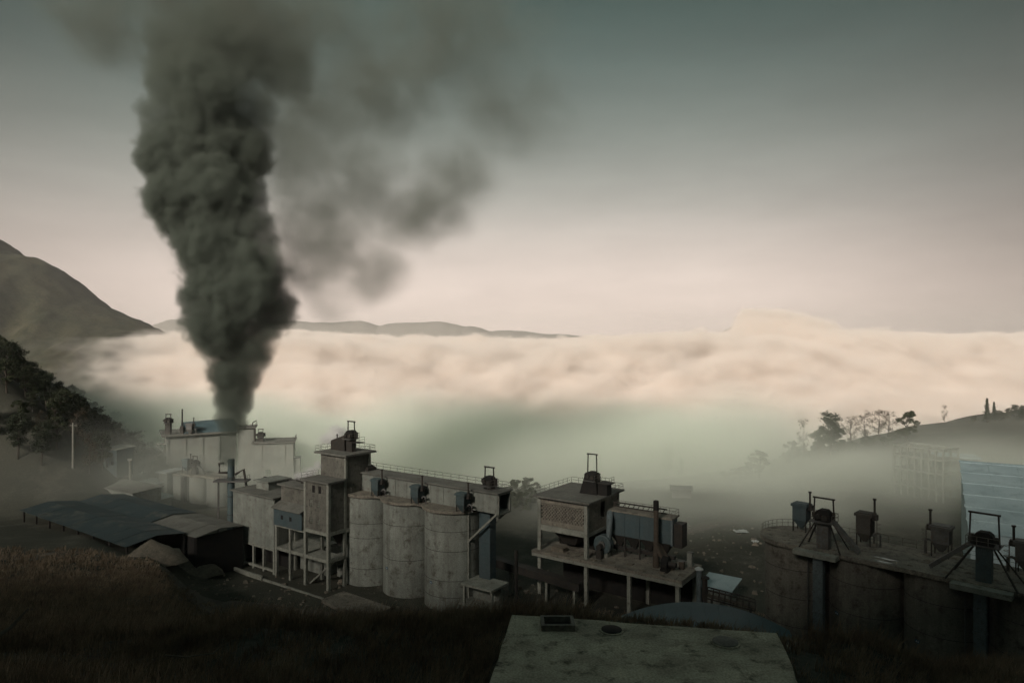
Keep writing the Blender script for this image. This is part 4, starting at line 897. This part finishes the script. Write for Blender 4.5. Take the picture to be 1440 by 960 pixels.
def tree(kind, var, x, y, h, label, group=None, wide=1.0, sink=.2):
    o = bpy.data.objects.new('tree', None); COL.objects.link(o); o.location = (x, y, hz(x, y) - sink); o.rotation_euler = (0, 0, rng.uniform(0, 6.28))
    o.scale = (h / 10 * wide, h / 10 * wide, h / 10); tag(o, label, 'tree', group)
    tm, cm = PROTO[kind][var % 3]; obj('trunk', tm, o); obj('crown', cm, o); return o
# wooded slope, left
pl = []
for _ in range(9000):
    u = rng.uniform(-18, 236); d = rng.uniform(164, 290); x, y = at(u, 0, d).xy
    if u > 150 and d < 195 or u > 70 and d < 168: continue
    if 80 < u < 125 and d < 176: continue
    if any((x - a) ** 2 + (y - b) ** 2 < 3.1 ** 2 for a, b in pl): continue
    pl.append((x, y))
    if len(pl) >= 225: break
for _ in range(900):                         # the foot of the wood, down towards the works
    u = rng.uniform(140, 234); d = rng.uniform(198, 250); x, y = at(u, 0, d).xy
    if len(pl) < 298 + 0 and not any((x - a) ** 2 + (y - b) ** 2 < 2.6 ** 2 for a, b in pl): pl.append((x, y))
for i, (x, y) in enumerate(pl):
    kd = rng.choices(('broad', 'pine', 'conifer', 'sparse'), (5, 4, 2.2, 1.2))[0]
    lab = {'broad': 'broad dark tree among the wood on the left-hand slope', 'pine': 'dark pine among the wood on the left-hand slope', 'conifer': 'pointed conifer among the wood on the left-hand slope', 'sparse': 'thin-leaved tree among the wood on the left-hand slope'}[kd]
    tree(kd, i, x, y, rng.uniform(6.0, 10.5) * (1 if kd != 'pine' else 1.1), lab, 'trees on the wooded slope')
# trees in the mist, right
RT = [('broad', 1275, 258, 9.5, 'round-crowned tree standing alone above the unfinished frame', .95), ('pine', 1168, 258, 12.0, 'tallest dark tree in the clump left of the lone round tree', 1.1),
      ('broad', 1152, 255, 9.8, 'broad dark tree joined to the tallest tree of the clump', 1.1), ('broad', 1178, 262, 7.5, 'lower dark tree on the right of the clump', 1.0), ('sparse', 1130, 256, 11.5, 'thin bare tree just left of the dark clump', .55),
      ('sparse', 1196, 266, 9.5, 'thin misty tree right of the dark clump', .9), ('sparse', 1216, 276, 9.0, 'pale misty bush tree between the clump and the round tree', 1.2), ('sparse', 1236, 280, 8.5, 'faint spreading tree left of the round tree', 1.3), ('sparse', 1250, 282, 8.0, 'faint tree next to the round tree', 1.2),
      ('broad', 1112, 262, 6.5, 'faint bush at the left of the thin bare tree', 1.2), ('broad', 1068, 238, 7.5, 'spreading bush tree on the misty bank above the silo deck', 1.35), ('broad', 1050, 236, 5.8, 'low bush beside the spreading bush tree', 1.4), ('broad', 1034, 236, 4.6, 'smaller bush downhill of the spreading bush tree', 1.5), ('broad', 1018, 236, 3.6, 'last small bush at the foot of the misty bank', 1.5),
      ('conifer', 958, 258, 6.0, 'faint pointed tree in the fog right of the hut', 1.1), ('pine', 938, 268, 9.5, 'tall faint tree in the fog above the filter', .8), ('broad', 931, 280, 5.5, 'faint round bush in the fog', 1.1), ('conifer', 978, 275, 4.6, 'tiny faint conifer in the fog', .8), ('broad', 922, 270, 4.2, 'faint low bush in the fog above the filter', 1.2),
      ('sparse', 1328, 300, 6.0, 'small lone sapling on the skyline of the right hill', .6), ('conifer', 1388, 292, 8.0, 'pointed conifer on the skyline of the right hill', .8), ('conifer', 1398, 296, 6.5, 'shorter conifer beside the pointed one on the right hill', .9),
      ('broad', 1370, 298, 2.6, 'small bush on the skyline of the right hill', 1.2)]
for i, (k, u, d, h, lab, w) in enumerate(RT):
    h *= 1.35; p = at(u, 0, d); tree(k, i, p.x, p.y, h, lab, None, w, h * .2 if (k == 'broad' and h < 8) else .2)
for i in range(20):
    u = 1104 + i * 8.2 + rng.uniform(-4, 4); d = rng.uniform(256, 276); p = at(u, 0, d); h = rng.uniform(3.2, 5.6); tree('broad', i, p.x, p.y, h, 'low dark bush joining the trees along the misty ridge', 'bushes along the misty ridge', 1.5, h * .25)
for i in range(16):
    u = 1408 + i * 6.5 + rng.uniform(-3, 3); d = rng.uniform(285, 305); p = at(u, 0, d); tree(rng.choice(('broad', 'pine')), i, p.x, p.y, rng.uniform(4, 6.5), 'dark tree in the thicket on top of the right hill', 'thicket on the right hill', 1.3)
# scrub on the bank between the silos and the packing house
for i, (u, d, h) in enumerate(((700, 178, 5), (712, 186, 6), (724, 184, 5.5), (736, 180, 6.5), (748, 188, 6), (690, 190, 5), (728, 196, 7), (744, 200, 7))):
    p = at(u, 0, d); tree('broad', i, p.x, p.y, h, 'dark scrub tree on the bank between the silo block and the packing house', 'scrub between the buildings', 1.4, h * .28)
def shrub(u, d, h, lab, kind='broad', wide=1.5):
    p = at(u, 0, d); o = tree(kind, rng.randrange(3), p.x, p.y, h, lab, 'low shrubs in the foreground', wide, .3); o.name = 'shrub'; o['category'] = 'shrub'
for u, d, h in ((448, 36, 1.5), (462, 34, 1.3), (480, 35, 1.7), (512, 36, 1.4), (540, 37, 1.5), (430, 38, 1.2), (880, 25.5, .5), (892, 26, .55), (905, 25.5, .5), (918, 26, .45), (1135, 26, .9), (1160, 27, 1.3), (1185, 29, 1.4), (1250, 33, 1.6), (1300, 34, 1.8), (1330, 33, 1.5), (760, 31, .8), (650, 33, 1.0), (1225, 31, 1.3)):
    shrub(u, d, h, 'dark low shrub growing in the dry grass on the crest', 'broad' if rng.random() < .6 else 'sparse')

# ================================================================== dry grass
def grass_mesh():
    rs = np.random.default_rng(5); xs = []; ys = []; hs = []
    def scatter(n, y0, y1, pw, hh):
        y = y0 + (y1 - y0) * rs.uniform(0, 1, n) ** pw; s = rs.uniform(-.86, .86, n); x = s * y
        keep = np.ones(n, bool)
        inside = ((x > -.2 + (24 - y) * -.14) & (x < 8.75 - (24 - y) * .04) & (y > 16.0) & (y < 24.2 - x * .165)); keep &= ~inside
        keep &= (vnoise(x, y, 3.0, 8) + .35 * rs.uniform(0, 1, n)) > .38
        low = np.where((x > .11 * y) & (x < .43 * y) & (y > 23.5) & (y < 36), .4, 1.0)[keep]
        xs.append(x[keep]); ys.append(y[keep]); hs.append(low * hh * (.55 + .75 * vnoise(x[keep], y[keep], 4.5, 2)) * rs.uniform(.7, 1.25, keep.sum()))
    scatter(9000, 13.5, 27, .85, .62); scatter(11000, 24, 40, .9, .85); scatter(6500, 38, 70, .9, .8); scatter(5000, 65, 112, 1, .75)
    n2 = 5000; y = 30 + 82 * rs.uniform(0, 1, n2); s = rs.uniform(-.86, -.36, n2); xs.append(s * y); ys.append(y); hs.append(.7 * rs.uniform(.6, 1.2, n2))
    x = np.concatenate(xs); y = np.concatenate(ys); h = np.concatenate(hs); z = height(x, y)
    nb = 11; N = len(x)
    X = np.repeat(x, nb); Y = np.repeat(y, nb); Z = np.repeat(z, nb); H = np.repeat(h, nb); n = N * nb
    near = np.clip(Y / 28, .8, 2.6)
    a = rs.uniform(0, 2 * math.pi, n); off = rs.uniform(0, .24, n) * near; bx = X + np.cos(a) * off; by = Y + np.sin(a) * off
    L = H * rs.uniform(.5, 1.2, n); ln = rs.uniform(.08, .5, n) * L; w = .010 * near * rs.uniform(.7, 1.5, n) + .003
    wx = -np.sin(a + .9) * w; wy = np.cos(a + .9) * w; dx = np.cos(a) * ln + .12 * L; dy = np.sin(a) * ln
    zb = Z - .08
    V = np.stack([np.stack([bx - wx, by - wy, zb], 1), np.stack([bx + wx, by + wy, zb], 1),
                  np.stack([bx + dx * .4 + wx * .8, by + dy * .4 + wy * .8, zb + L * .6], 1), np.stack([bx + dx * .4 - wx * .8, by + dy * .4 - wy * .8, zb + L * .6], 1),
                  np.stack([bx + dx, by + dy, zb + L], 1)], 1).reshape(-1, 3)
    k = np.arange(n)[:, None] * 5; q = k + np.array([[0, 1, 2, 3]]); t = k + np.array([[3, 2, 4]])
    me = bpy.data.meshes.new('dry_grass'); me.vertices.add(n * 5); me.vertices.foreach_set('co', V.ravel().astype(np.float32))
    me.loops.add(n * 7); me.loops.foreach_set('vertex_index', np.concatenate([q, t], 1).ravel().astype(np.int32))
    me.polygons.add(n * 2); ls_ = np.stack([np.arange(n) * 7, np.arange(n) * 7 + 4], 1).ravel(); me.polygons.foreach_set('loop_start', ls_.astype(np.int32))
    me.update(calc_edges=True); me.validate(); me.materials.append(M['grass']); return me
go = obj('dry_grass', grass_mesh()); go['kind'] = 'stuff'; go['label'] = 'dry brown grass covering the hillside below the camera'
# bare sticks in the grass
def stick(name, pts, r, lab):
    P = [at(*p) for p in pts]; t = MB(); t.tube(P, [r] + [r * .8] * (len(P) - 2) + [r * .35], 6); o = t.build(name, M['twig'], None, True); tag(o, lab, 'branch'); return t
stick('dead_branch', [(-20, 905, 14), (15, 882, 14.2), (40, 855, 14.5)], .05, 'dark dead branch poking in at the left edge above the grass')
stick('dead_branch', [(232, 921, 19), (262, 923, 19.2), (300, 918, 19.5), (312, 908, 19.7), (330, 899, 19.8)], .022, 'pale bent twig lying on the dark grass')
stick('dead_branch', [(540, 905, 22), (560, 880, 22.2), (566, 868, 22.4)], .02, 'thin upright dry stalk in the grass')

# rubble strewn about the yard
def rubble():
    m = MB()
    for k in range(700):
        u = rng.choice((rng.uniform(190, 480), rng.uniform(480, 760), rng.uniform(760, 1070), rng.uniform(930, 1100))); d = rng.uniform(96, 128) if u < 760 else rng.uniform(96, 175)
        p = at(u, 0, d); z = hz(p.x, p.y); q = rng.uniform(.08, .38) * (1 if rng.random() < .9 else 2.2); a = rng.uniform(0, 3.14); c, t = math.cos(a), math.sin(a)
        V = []
        for zz, g in ((-.1, 1.0), (q * rng.uniform(.4, .9), rng.uniform(.4, .8))):
            for x, y in ((-1, -1), (1, -1), (1, 1), (-1, 1)):
                x *= q * g * rng.uniform(.7, 1.3); y *= q * g * rng.uniform(.5, 1.0); V.append((p.x + c * x - t * y, p.y + t * x + c * y, z + zz))
        m.add(V, [(0, 3, 2, 1), (4, 5, 6, 7), (0, 1, 5, 4), (1, 2, 6, 5), (2, 3, 7, 6), (3, 0, 4, 7)])
    o = m.build('rubble', M['gravel']); o['kind'] = 'stuff'; o['label'] = 'loose rubble and lumps of clinker on the yard'
rubble()
# yard tracks
ribbon('road', [(-118, 92), (-84, 104), (-58, 112), (-40, 110), (-22, 106), (0, 101), (30, 98)], 6.0, M['road'])
ribbon('path', [(30, 150), (48, 165), (66, 172), (90, 190), (110, 215)], 4.5, M['road'])

# ================================================================== air: haze, fog and smoke
def vmat(name, col, k, step=1.0, homog=False, aniso=0.0):
    m = bpy.data.materials.new(name); m.use_nodes = True; t = m.node_tree; t.nodes.remove(t.nodes['Principled BSDF'])
    p = t.nodes.new('ShaderNodeVolumePrincipled'); p.inputs['Color'].default_value = (*col, 1); p.inputs['Density'].default_value = k; p.inputs['Anisotropy'].default_value = aniso
    if homog: p.inputs['Density Attribute'].default_value = ''; m.cycles.homogeneous_volume = True
    m.cycles.volume_step_rate = step
    t.links.new(p.outputs[0], t.nodes['Material Output'].inputs['Volume']); return m
class Field:
    """Builds a density field out of nodes."""
    def __init__(s, t): s.t = t
    def pos(s): return s.t.nodes.new('GeometryNodeInputPosition').outputs[0]
    def m(s, op, a, b=None, c=None):
        n = s.t.nodes.new('ShaderNodeMath'); n.operation = op
        for i, x in enumerate((a, b, c)):
            if x is None: continue
            if isinstance(x, (int, float)): n.inputs[i].default_value = x
            else: s.t.links.new(x, n.inputs[i])
        return n.outputs[0]
    def vm(s, op, a, b=None, out=0):
        n = s.t.nodes.new('ShaderNodeVectorMath'); n.operation = op
        for i, x in enumerate((a, b)):
            if x is None: continue
            if isinstance(x, (tuple, list, Vector)): n.inputs[i].default_value = x
            else: s.t.links.new(x, n.inputs[i])
        return n.outputs[out]
    def length(s, a): return s.vm('LENGTH', a, None, 'Value')
    def ss(s, x, a, b, lo=0., hi=1.):
        n = s.t.nodes.new('ShaderNodeMapRange'); n.interpolation_type = 'SMOOTHSTEP'; s.t.links.new(x, n.inputs[0])
        for i, q in zip((1, 2, 3, 4), (a, b, lo, hi)): n.inputs[i].default_value = q
        return n.outputs[0]
    def noise(s, p, scale, detail=4, rough=.55, out='Fac'):
        n = s.t.nodes.new('ShaderNodeTexNoise'); s.t.links.new(p, n.inputs['Vector']); n.inputs['Scale'].default_value = scale; n.inputs['Detail'].default_value = detail; n.inputs['Roughness'].default_value = rough
        return n.outputs[out]
    def vor(s, p, scale, detail=2, rough=.5):
        n = s.t.nodes.new('ShaderNodeTexVoronoi'); s.t.links.new(p, n.inputs['Vector']); n.inputs['Scale'].default_value = scale; n.inputs['Detail'].default_value = detail; n.inputs['Roughness'].default_value = rough; n.normalize = True
        return n.outputs['Distance']
    def xyz(s, p):
        n = s.t.nodes.new('ShaderNodeSeparateXYZ'); s.t.links.new(p, n.inputs[0]); return n.outputs
    def warp(s, p, scale, amount, detail=2):
        w = s.noise(p, scale, detail, .5, 'Color'); return s.vm('ADD', p, s.vm('MULTIPLY', s.vm('SUBTRACT', w, (.5, .5, .5)), (amount,) * 3))
    def blobs(s, p, bl, k=.12):
        acc = None
        for c, r, *wt in bl:
            f = s.m('SUBTRACT', 1.0, s.length(s.vm('DIVIDE', s.vm('SUBTRACT', p, c), r)))
            if wt: f = s.m('MULTIPLY', s.m('MAXIMUM', f, 0.0), wt[0])
            acc = f if acc is None else (s.m('SMOOTH_MAX', acc, f, k) if not wt else s.m('MAXIMUM', acc, f))
        return acc
    def curve(s, x, pts):
        """Piecewise-linear function of x through pts [(x, y)]."""
        acc = pts[0][1]
        for (a, ya), (b, yb) in zip(pts, pts[1:]):
            n = s.t.nodes.new('ShaderNodeMapRange'); s.t.links.new(x, n.inputs[0]); n.interpolation_type = 'SMOOTHSTEP'
            for i, q in zip((1, 2, 3, 4), (a, b, 0, yb - ya)): n.inputs[i].default_value = q
            acc = s.m('ADD', acc, n.outputs[0]) if not isinstance(acc, (int, float)) else s.m('ADD', n.outputs[0], acc)
        return acc
def volume(name, mn, mx, vox, build, mat, label):
    v = bpy.data.volumes.new(name); v.materials.append(mat); o = bpy.data.objects.new(name, v); COL.objects.link(o)
    t = bpy.data.node_groups.new(name, 'GeometryNodeTree')
    t.interface.new_socket('Geometry', in_out='INPUT', socket_type='NodeSocketGeometry'); t.interface.new_socket('Geometry', in_out='OUTPUT', socket_type='NodeSocketGeometry')
    go_ = t.nodes.new('NodeGroupOutput'); vc = t.nodes.new('GeometryNodeVolumeCube'); sm = t.nodes.new('GeometryNodeSetMaterial'); sm.inputs['Material'].default_value = mat
    vc.inputs['Min'].default_value = mn; vc.inputs['Max'].default_value = mx
    for a, q, b, x in zip('XYZ', mn, mx, vox): vc.inputs['Resolution ' + a].default_value = max(4, int((b - q) / x))
    t.links.new(build(Field(t)), vc.inputs['Density']); t.links.new(vc.outputs[0], sm.inputs[0]); t.links.new(sm.outputs[0], go_.inputs[0])
    md = o.modifiers.new('density', 'NODES'); md.node_group = t; o['kind'] = 'stuff'; o['label'] = label
    return o

PD = 150.0; PK = PD / 960
def B(u, v, ru, rv, dy=0, ry=None, wt=None):
    p = at(u, v, PD); b = ((p.x, p.y + dy, p.z), (ru * PK, (ry or ru) * PK, rv * PK)); return b + (wt,) if wt else b
PLUME = [B(326, 638, 13, 20), B(328, 612, 16, 34), B(331, 582, 20, 36), B(332, 548, 25, 36), B(330, 515, 34, 40), B(338, 485, 38, 40, 1), B(318, 450, 42, 46, -2), B(372, 432, 36, 38, 2), B(305, 400, 42, 46), B(350, 395, 52, 50, -2), B(300, 345, 52, 52), B(338, 335, 42, 56, 2),
         B(262, 285, 50, 46, -2), B(305, 268, 58, 58), B(345, 275, 28, 44, 3), B(258, 215, 52, 58), B(312, 205, 60, 62, 2), B(250, 150, 48, 50), B(300, 135, 60, 58, -2), B(340, 150, 30, 50, 3), B(325, 100, 44, 34), B(235, 108, 34, 26), B(280, 90, 50, 36), B(310, 55, 66, 44), B(382, 75, 50, 50, 4), B(240, 66, 36, 30), B(350, 15, 70, 36, 3)]
def plume(f):
    p = f.pos()
    pw = f.warp(f.warp(p, .05, 8.0, 2), .22, 1.8, 2)
    b = f.blobs(pw, PLUME); pw = f.vm('ADD', pw, (31.0, 17.0, 7.0))
    vo = f.m('ADD', f.m('MULTIPLY', f.vor(pw, .105, 1.0, .5), .58), f.m('ADD', f.m('MULTIPLY', f.vor(pw, .34, 1.0, .5), .30), f.m('MULTIPLY', f.vor(p, .8, 1.0, .5), .15))); n = f.noise(p, .30, 7, .72)
    d = f.m('ADD', b, f.m('MULTIPLY', f.m('SUBTRACT', .44, vo), 1.25)); d = f.m('ADD', d, f.m('MULTIPLY', f.m('SUBTRACT', n, .5), 1.15))
    X, Y, Z = f.xyz(p)
    a = f.ss(d, .0, .28)
    thin = f.curve(Z, [(17, .40), (27, .55), (37, 1.0), (82, 1.0), (97, .42), (119, .07)])
    side = f.ss(f.m('ADD', X, f.m('MULTIPLY', f.noise(p, .07, 3, .5), 9.)), -58, -47, 1., .6)
    cl = f.ss(f.noise(p, .075, 4, .55), .34, .58, .45, 1.)
    return f.m('MULTIPLY', f.m('MULTIPLY', a, thin), f.m('MULTIPLY', side, cl))
DRIFT = [B(400, 200, 70, 150, 4, 60, .9), B(395, 380, 46, 70, 4, 40, .9), B(430, 330, 95, 140, 6, None, 1.0), B(480, 240, 130, 140, 6, 100, .75), B(580, 295, 105, 62, 8, None, 1.0), B(500, 375, 85, 66, 6, None, .9), B(630, 240, 100, 85, 8, None, .6), B(470, 120, 230, 140, 4, 100, .75), B(340, 50, 230, 95, 2, 100, 1.0),
         B(150, 30, 130, 66, 4, 80, 1.2), B(600, 30, 260, 120, 6, 100, .6), B(720, 130, 150, 140, 8, 100, .4), B(248, 365, 34, 70, 3, 30, .9), B(450, 420, 60, 60, 5, 50, .7), B(300, 0, 300, 60, 3, 90, 1.2)]
def drift(f):
    p = f.pos(); pw = f.warp(f.warp(p, .03, 16.0, 3), .12, 5.0, 2)
    b = f.blobs(pw, DRIFT); n = f.noise(pw, .11, 7, .68); n2 = f.noise(p, .04, 3, .5)
    return f.m('MULTIPLY', f.m('MULTIPLY', f.ss(b, .0, .7), f.ss(n, .30, .72)), f.ss(n2, .3, .6, .5, 1.))
def bank(f):
    p = f.pos(); X, Y, Z = f.xyz(p)
    big = f.noise(f.vm('MULTIPLY', p, (1, .7, .3)), .0045, 3, .5)
    pw = f.vm('MULTIPLY', f.warp(p, .009, 34.0, 3), (.5, .6, 1.1))
    vo = f.vor(pw, .018, 3.0, .62); n = f.noise(pw, .024, 6, .68)
    top = f.curve(X, [(-900, 36), (-560, 54), (-420, 48), (-230, 38), (120, 34), (230, 42), (400, 46), (800, 46), (1100, 44)])
    for c_, r_, h_ in (((500, 1420, 0), 54, 84.), ((552, 1430, 0), 56, 56.), ((612, 1440, 0), 80, 48.), ((690, 1450, 0), 100, 12.), ((428, 1420, 0), 48, -16.)):
        q_ = f.length(f.vm('MULTIPLY', f.vm('SUBTRACT', p, c_), (1 / r_, .5 / r_, 0.))); top = f.m('ADD', top, f.ss(q_, 0., 1., h_, 0.))
    top = f.m('ADD', top, f.m('MULTIPLY', f.m('SUBTRACT', big, .5), 40.))
    h = f.m('DIVIDE', f.m('SUBTRACT', top, Z), 34.)
    d = f.m('ADD', h, f.m('MULTIPLY', f.m('SUBTRACT', .42, vo), 1.9)); d = f.m('ADD', d, f.m('MULTIPLY', f.m('SUBTRACT', n, .5), 1.7))
    d = f.m('ADD', d, f.m('MULTIPLY', f.m('SUBTRACT', .42, f.vor(p, .045, 1.0, .5)), .38))
    a = f.ss(d, 0, .22)
    yy = f.m('ADD', f.m('ADD', Y, f.m('MULTIPLY', n, 420.)), f.m('MULTIPLY', Z, -1.1))
    left = f.ss(X, -1000, -520)
    bot = f.ss(f.m('ADD', Z, f.m('MULTIPLY', f.m('SUBTRACT', n, .5), 90.)), -155, -95)
    a = f.m('MULTIPLY', a, f.ss(f.noise(f.vm('MULTIPLY', p, (.5, .5, 1.4)), .011, 4, .6), .36, .58, .30, 1.))
    return f.m('MULTIPLY', f.m('MULTIPLY', f.m('MULTIPLY', a, bot), f.ss(yy, 1400, 1640)), left)
def F_(u, v, d, rx, ry, rz, w): p = at(u, v, d); return ((p.x, p.y, p.z), (rx, ry, rz), w)
LOWF = [F_(1440, 700, 112, 46, 20, 15, .85), F_(1120, 676, 205, 95, 30, 11, .5), F_(1300, 662, 225, 80, 30, 10, .36), F_(1190, 676, 220, 75, 36, 11, .42), F_(1340, 678, 188, 75, 32, 14, .36), F_(1050, 694, 220, 60, 36, 10, .42), F_(930, 680, 260, 70, 60, 20, .6), F_(400, 660, 235, 60, 40, 15, .2), F_(290, 690, 190, 45, 25, 9, .08), F_(180, 640, 215, 50, 40, 16, .14), F_(1430, 690, 165, 50, 32, 15, .4), F_(330, 690, 178, 80, 36, 14, .2), F_(700, 720, 180, 120, 36, 12, .16), F_(1000, 730, 172, 70, 34, 13, .5), F_(930, 750, 150, 60, 26, 9, .22), F_(60, 690, 165, 60, 34, 16, .2), F_(150, 690, 175, 60, 36, 14, .28)]
def low(f):
    p = f.pos(); X, Y, Z = f.xyz(p)
    pw = f.warp(p, .02, 22., 2)
    n = f.noise(f.vm('MULTIPLY', pw, (1, 1, 2.2)), .016, 4, .55)
    zz = f.m('ADD', f.m('SUBTRACT', Z, f.m('ADD', f.curve(Y, [(190, 4), (255, 13), (400, -16), (640, -76), (980, -112)]), f.ss(X, -170, -50, 5., 0.))), f.m('MULTIPLY', f.m('SUBTRACT', n, .5), -30.))
    sea = f.m('MULTIPLY', f.ss(zz, -10, 14, 1., 0.), f.ss(Y, 172, 235)); sea = f.m('MULTIPLY', f.m('MULTIPLY', sea, f.ss(n, .25, .6, .5, 1.)), f.ss(f.m('SUBTRACT', X, f.m('MULTIPLY', Y, .22)), 0., 70., 1., .07))
    b = f.m('MULTIPLY', f.ss(f.blobs(pw, LOWF), 0., .55), f.ss(n, .32, .62, .25, 1.))
    return f.m('MULTIPLY', f.m('MAXIMUM', sea, b), f.ss(Y, 900, 990, 1., 0.))
STEAM = [((-38.6, 125.6, 19.2), (1.8, 1.6, .9)), ((-37.0, 126.2, 19.9), (1.5, 1.4, 1.0)), ((-35.9, 126.8, 20.9), (.9, .9, 1.1)), ((-34.8, 131.2, 25.2), (2.6, 1.8, 1.4)), ((-33.4, 131.0, 26.6), (2.0, 1.7, 1.6))]
def steam(f):
    p = f.pos(); pw = f.warp(p, .5, 1.4, 2); d = f.m('ADD', f.blobs(pw, STEAM), f.m('MULTIPLY', f.m('SUBTRACT', f.noise(p, .9, 4, .6), .5), .9)); return f.ss(d, 0., .5)
if VOL:
    a = at(176, 652, PD); b = at(440, -16, PD)
    volume('smoke_plume', (a.x, PD - 16, a.z), (b.x, PD + 17, b.z), (.44, .5, .44), plume, vmat('plume_smoke', (.185, .215, .182), .8, 2.0), 'thick dark smoke column rising from the stack')
    a = at(20, 480, PD); b = at(840, -30, PD)
    volume('drifting_smoke', (a.x, PD - 14, a.z), (b.x, PD + 24, b.z), (1.5, 1.8, 1.5), drift, vmat('thin_smoke', (.23, .255, .22), .23, 3.0), 'thin smoke drifting off the column to the right and overhead')
    volume('fog_bank', (-1050, 1080, -175), (1500, 2000, 110), (8, 10, 5), bank, vmat('fog_bank', (.985, .94, .902), .12, 3.5), 'rolling sea of fog filling the valley below the ridges')
    volume('valley_fog', (-420, 150, -70), (520, 1000, 45), (6, 7, 3.5), low, vmat('valley_fog', (.95, .998, .92), .075, 4.0), 'low mist lying behind and among the works')
    volume('steam', (-42, 122, 17.4), (-31, 134, 29), (.4, .4, .4), steam, vmat('steam', (.99, .99, .99), 1.3, 2.0), 'white steam puffs beside the tower')
    hm = vmat('haze', (.97, .955, .93), 0.8e-4, 1.0, True)
    hb = MB().obox((-9000, -2900, -420), (18000, 0, 0), (0, 10500, 0), (0, 0, 725))
    h = hb.build('haze', hm); h['kind'] = 'stuff'
